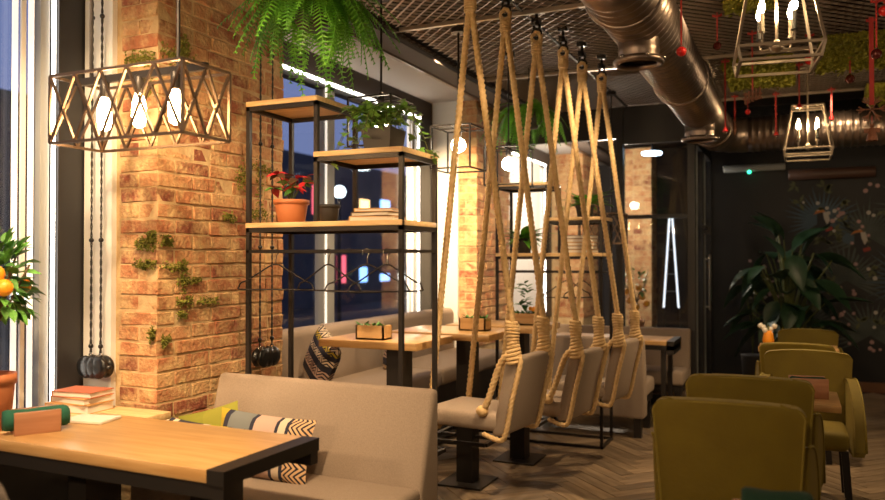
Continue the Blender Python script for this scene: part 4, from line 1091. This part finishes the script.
mat('print_palm',(.045,.058,.054),.7,col2=(.07,.085,.08)); mat('print_blue',(.05,.085,.12),.7); mat('print_flower',(.42,.26,.25),.7); mat('print_white',(.45,.42,.38),.7); mat('print_orange',(.45,.15,.03),.7); mat('print_leaf',(.10,.11,.05),.7); mat('print_bird',(.012,.012,.018),.7); mat('print_red',(.28,.04,.03),.7)
def mural():
    Y=9.697; r=random.Random(21); wall=bpy.data.objects['wall_back']; th=.0022
    def flat(name,m,polys,lay=1):
        b=MB(); y=Y-lay*.0012
        for P in polys:
            n=len(P); b.add([(p[0],y,p[1]) for p in P],[tuple(range(n))])
        b.build(name,m,wall)
    palms=[(.28,1.88,.42,'print_blue'),(.72,1.70,.45,'print_palm'),(.52,1.22,.50,'print_palm'),(1.2,2.0,.45,'print_palm'),(1.15,1.2,.5,'print_blue'),(.1,.7,.4,'print_palm'),(.75,.62,.45,'print_palm'),(1.6,1.6,.5,'print_palm'),(1.5,.6,.5,'print_blue'),(2.2,1.9,.5,'print_palm'),(2.1,1.0,.5,'print_palm')]
    for cx,cz,R,m in palms:
        P=[]
        for k in range(26):
            a=-.5+ (PI+1.0)*k/25; l=R*r.uniform(.75,1.05); d=(math.cos(a),math.sin(a)); n=(-d[1],d[0])
            P.append([(cx,cz),(cx+d[0]*l*.5+n[0]*.014,cz+d[1]*l*.5+n[1]*.014),(cx+d[0]*l,cz+d[1]*l),(cx+d[0]*l*.5-n[0]*.014,cz+d[1]*l*.5-n[1]*.014)])
        flat('palm_print',m,P)
    def circ(x,z,q,n=8,e=1): return [(x+q*math.cos(2*PI*k/n),z+q*e*math.sin(2*PI*k/n)) for k in range(n)]
    for k in range(90):
        x,z=r.uniform(-.45,2.4),r.uniform(.25,2.3); 
        if x<.1 and z>1.6: continue
        P=[circ(x+r.gauss(0,.05),z+r.gauss(0,.05),r.uniform(.014,.026)) for _ in range(r.choice((1,2,3,4)))]
        flat('flower_print',r.choice(('print_flower','print_flower','print_white')),P,3)
    for k in range(60):
        x,z=r.uniform(.0,2.4),r.uniform(.3,2.3); P=[]
        for j in range(4):
            a=r.uniform(0,2*PI); d=(math.cos(a),math.sin(a)); n=(-d[1],d[0]); l=r.uniform(.06,.11)
            P.append([(x,z),(x+d[0]*l*.5+n[0]*.018,z+d[1]*l*.5+n[1]*.018),(x+d[0]*l,z+d[1]*l),(x+d[0]*l*.5-n[0]*.018,z+d[1]*l*.5-n[1]*.018)])
        flat('leaf_print','print_leaf',P,2)
    for x,z in ((.29,1.93),(.66,1.70),(1.4,1.5),(1.9,1.4)):
        flat('bird_print','print_bird',[[(x-.06,z+.03),(x+.02,z+.06),(x+.07,z-.04),(x+.06,z-.2),(x,z-.24),(x-.06,z-.1)]],4)
        flat('bird_print','print_white',[[(x,z+.05),(x+.05,z+.05),(x+.07,z-.04),(x+.04,z-.09),(x+.01,z-.02)]],5)
        flat('bird_print','print_orange',[[(x-.10,z+.02),(x-.06,z+.065),(x,z+.075),(x+.03,z+.055),(x-.04,z+.045)]],6)
        flat('bird_print','print_red',[[(x+.02,z-.13),(x+.09,z-.11),(x+.10,z-.15),(x+.03,z-.17)]],6)
        flat('bird_print','print_blue',[circ(x-.12,z-.02,.06,12)],2)
mural()

# big dark leafy plant in front of the back wall
def big_plant():
    r=random.Random(17); t=thing('large_potted_plant','large dark leafy plant in front of the flowered back wall','plant',(-.06,8.95,0))
    MB().lathe([(.16,0),(.2,.38),(.215,.40),(.21,.42),(.18,.42)],20).build('pot','pot_dark',t,True); MB().lathe([(.18,.40),(.01,.41)],16,capb=False).build('soil','soil',t)
    m=MB()
    for k in range(64):
        a=r.uniform(0,2*PI); R=r.uniform(.05,.45); z=r.uniform(.75,1.55); 
        if k<8: R=r.uniform(.0,.15); z=r.uniform(1.35,1.75)
        e=Vector((R*math.cos(a),R*math.sin(a)*.8,z)); m.tube(bez([(0,0,.4),(e.x*.4,e.y*.4,.4+(z-.4)*.6),e],5),.007,5)
        inst('leaf',LEAF_DARK,t,aim(e,(math.cos(a),math.sin(a),r.uniform(-1.2,.5) if k>=8 else r.uniform(.4,2.2)),s=r.uniform(.30,.46),roll=r.uniform(-.5,.5)))
    m.build('stems','stem',t,True)
big_plant()
def white_spray(label,loc,n,seed):
    r=random.Random(seed); t=thing('flower_spray',label,'flowers',loc); m=MB(); fm=MB().ball((0,0,0),.02,8,6,(1,1,.7)).mesh('blossom','print_white',True)
    for k in range(n):
        e=Vector((r.uniform(-.14,.14),r.uniform(-.08,.08),r.uniform(.6,1.0))); m.tube(bez([(0,0,0),(e.x*.3,e.y*.3,.5),e],5),.004,4); inst('blossom',fm,t,Matrix.Translation(e))
    m.build('stems','stem',t,True); return t
# (white sprays grow from the same pot edge)
white_spray('white blossom spray rising left of the large dark plant',(-.42,9.1,.0+.42),8,2)
t=thing('plant_pot','dark floor pot holding the white blossom spray','pot',(-.42,9.1,0)); MB().lathe([(.09,0),(.12,.40),(.125,.42),(.11,.42)],18).build('pot','pot_dark',t,True)

# things in the glass lobby
orange_tree((-1.56,8.55,.58),'distant orange tree seen through the glass lobby',.95,8,40,[(.08,-.1,.5),(.12,-.05,.42),(-.05,-.12,.45),(.02,-.12,.38),(-.1,-.08,.55),(.05,-.13,.6)])
t=thing('plant_stand','dark stand under the distant orange tree','stand',(-1.56,8.55,0)); MB().box((-.14,-.14,.54),(.14,.14,.58)).build('top','frame_dark',t)
for x in (-.11,.11):
    for y in (-.11,.11): MB().box((x-.015,y-.015,0),(x+.015,y+.015,.54)).build('leg','black_metal',t)
t=thing('ceiling_lamp','cool white ceiling lamp inside the glass lobby','lamp',(-1.45,8.9,2.62)); MB().lathe([(.10,.0),(.11,.012),(.11,.03),(.05,.04)],20).build('diffuser','cool_lamp',t,True); MB().tube([(0,0,.04),(0,0,.6)],.01,6).build('rod','black_metal',t)
t=thing('glass_reflection','white A-shaped painted reflection inside the glass lobby','reflection',(-1.17,8.35,.0)); m=MB()  # glowing stand-in for a reflection in the glass, with added rungs and legs
for x0,x1 in ((-.075,-.012),(.075,.012)): m.bar((x0,0,.95),(x1,0,1.92),.018)
m.build('reflection_strip','reflection_white',t); m=MB(); m.bar((-.062,0,1.12),(.062,0,1.12),.012); m.bar((-.045,0,1.3),(.045,0,1.3),.012); m.bar((-.035,0,1.55),(.035,0,1.55),.012); m.build('reflection_rung','frame_grey',t)
m=MB()
for x in (-.075,.075): m.bar((x,0,0),(x,0,.95),.02)
m.build('added_leg','black_metal',t)
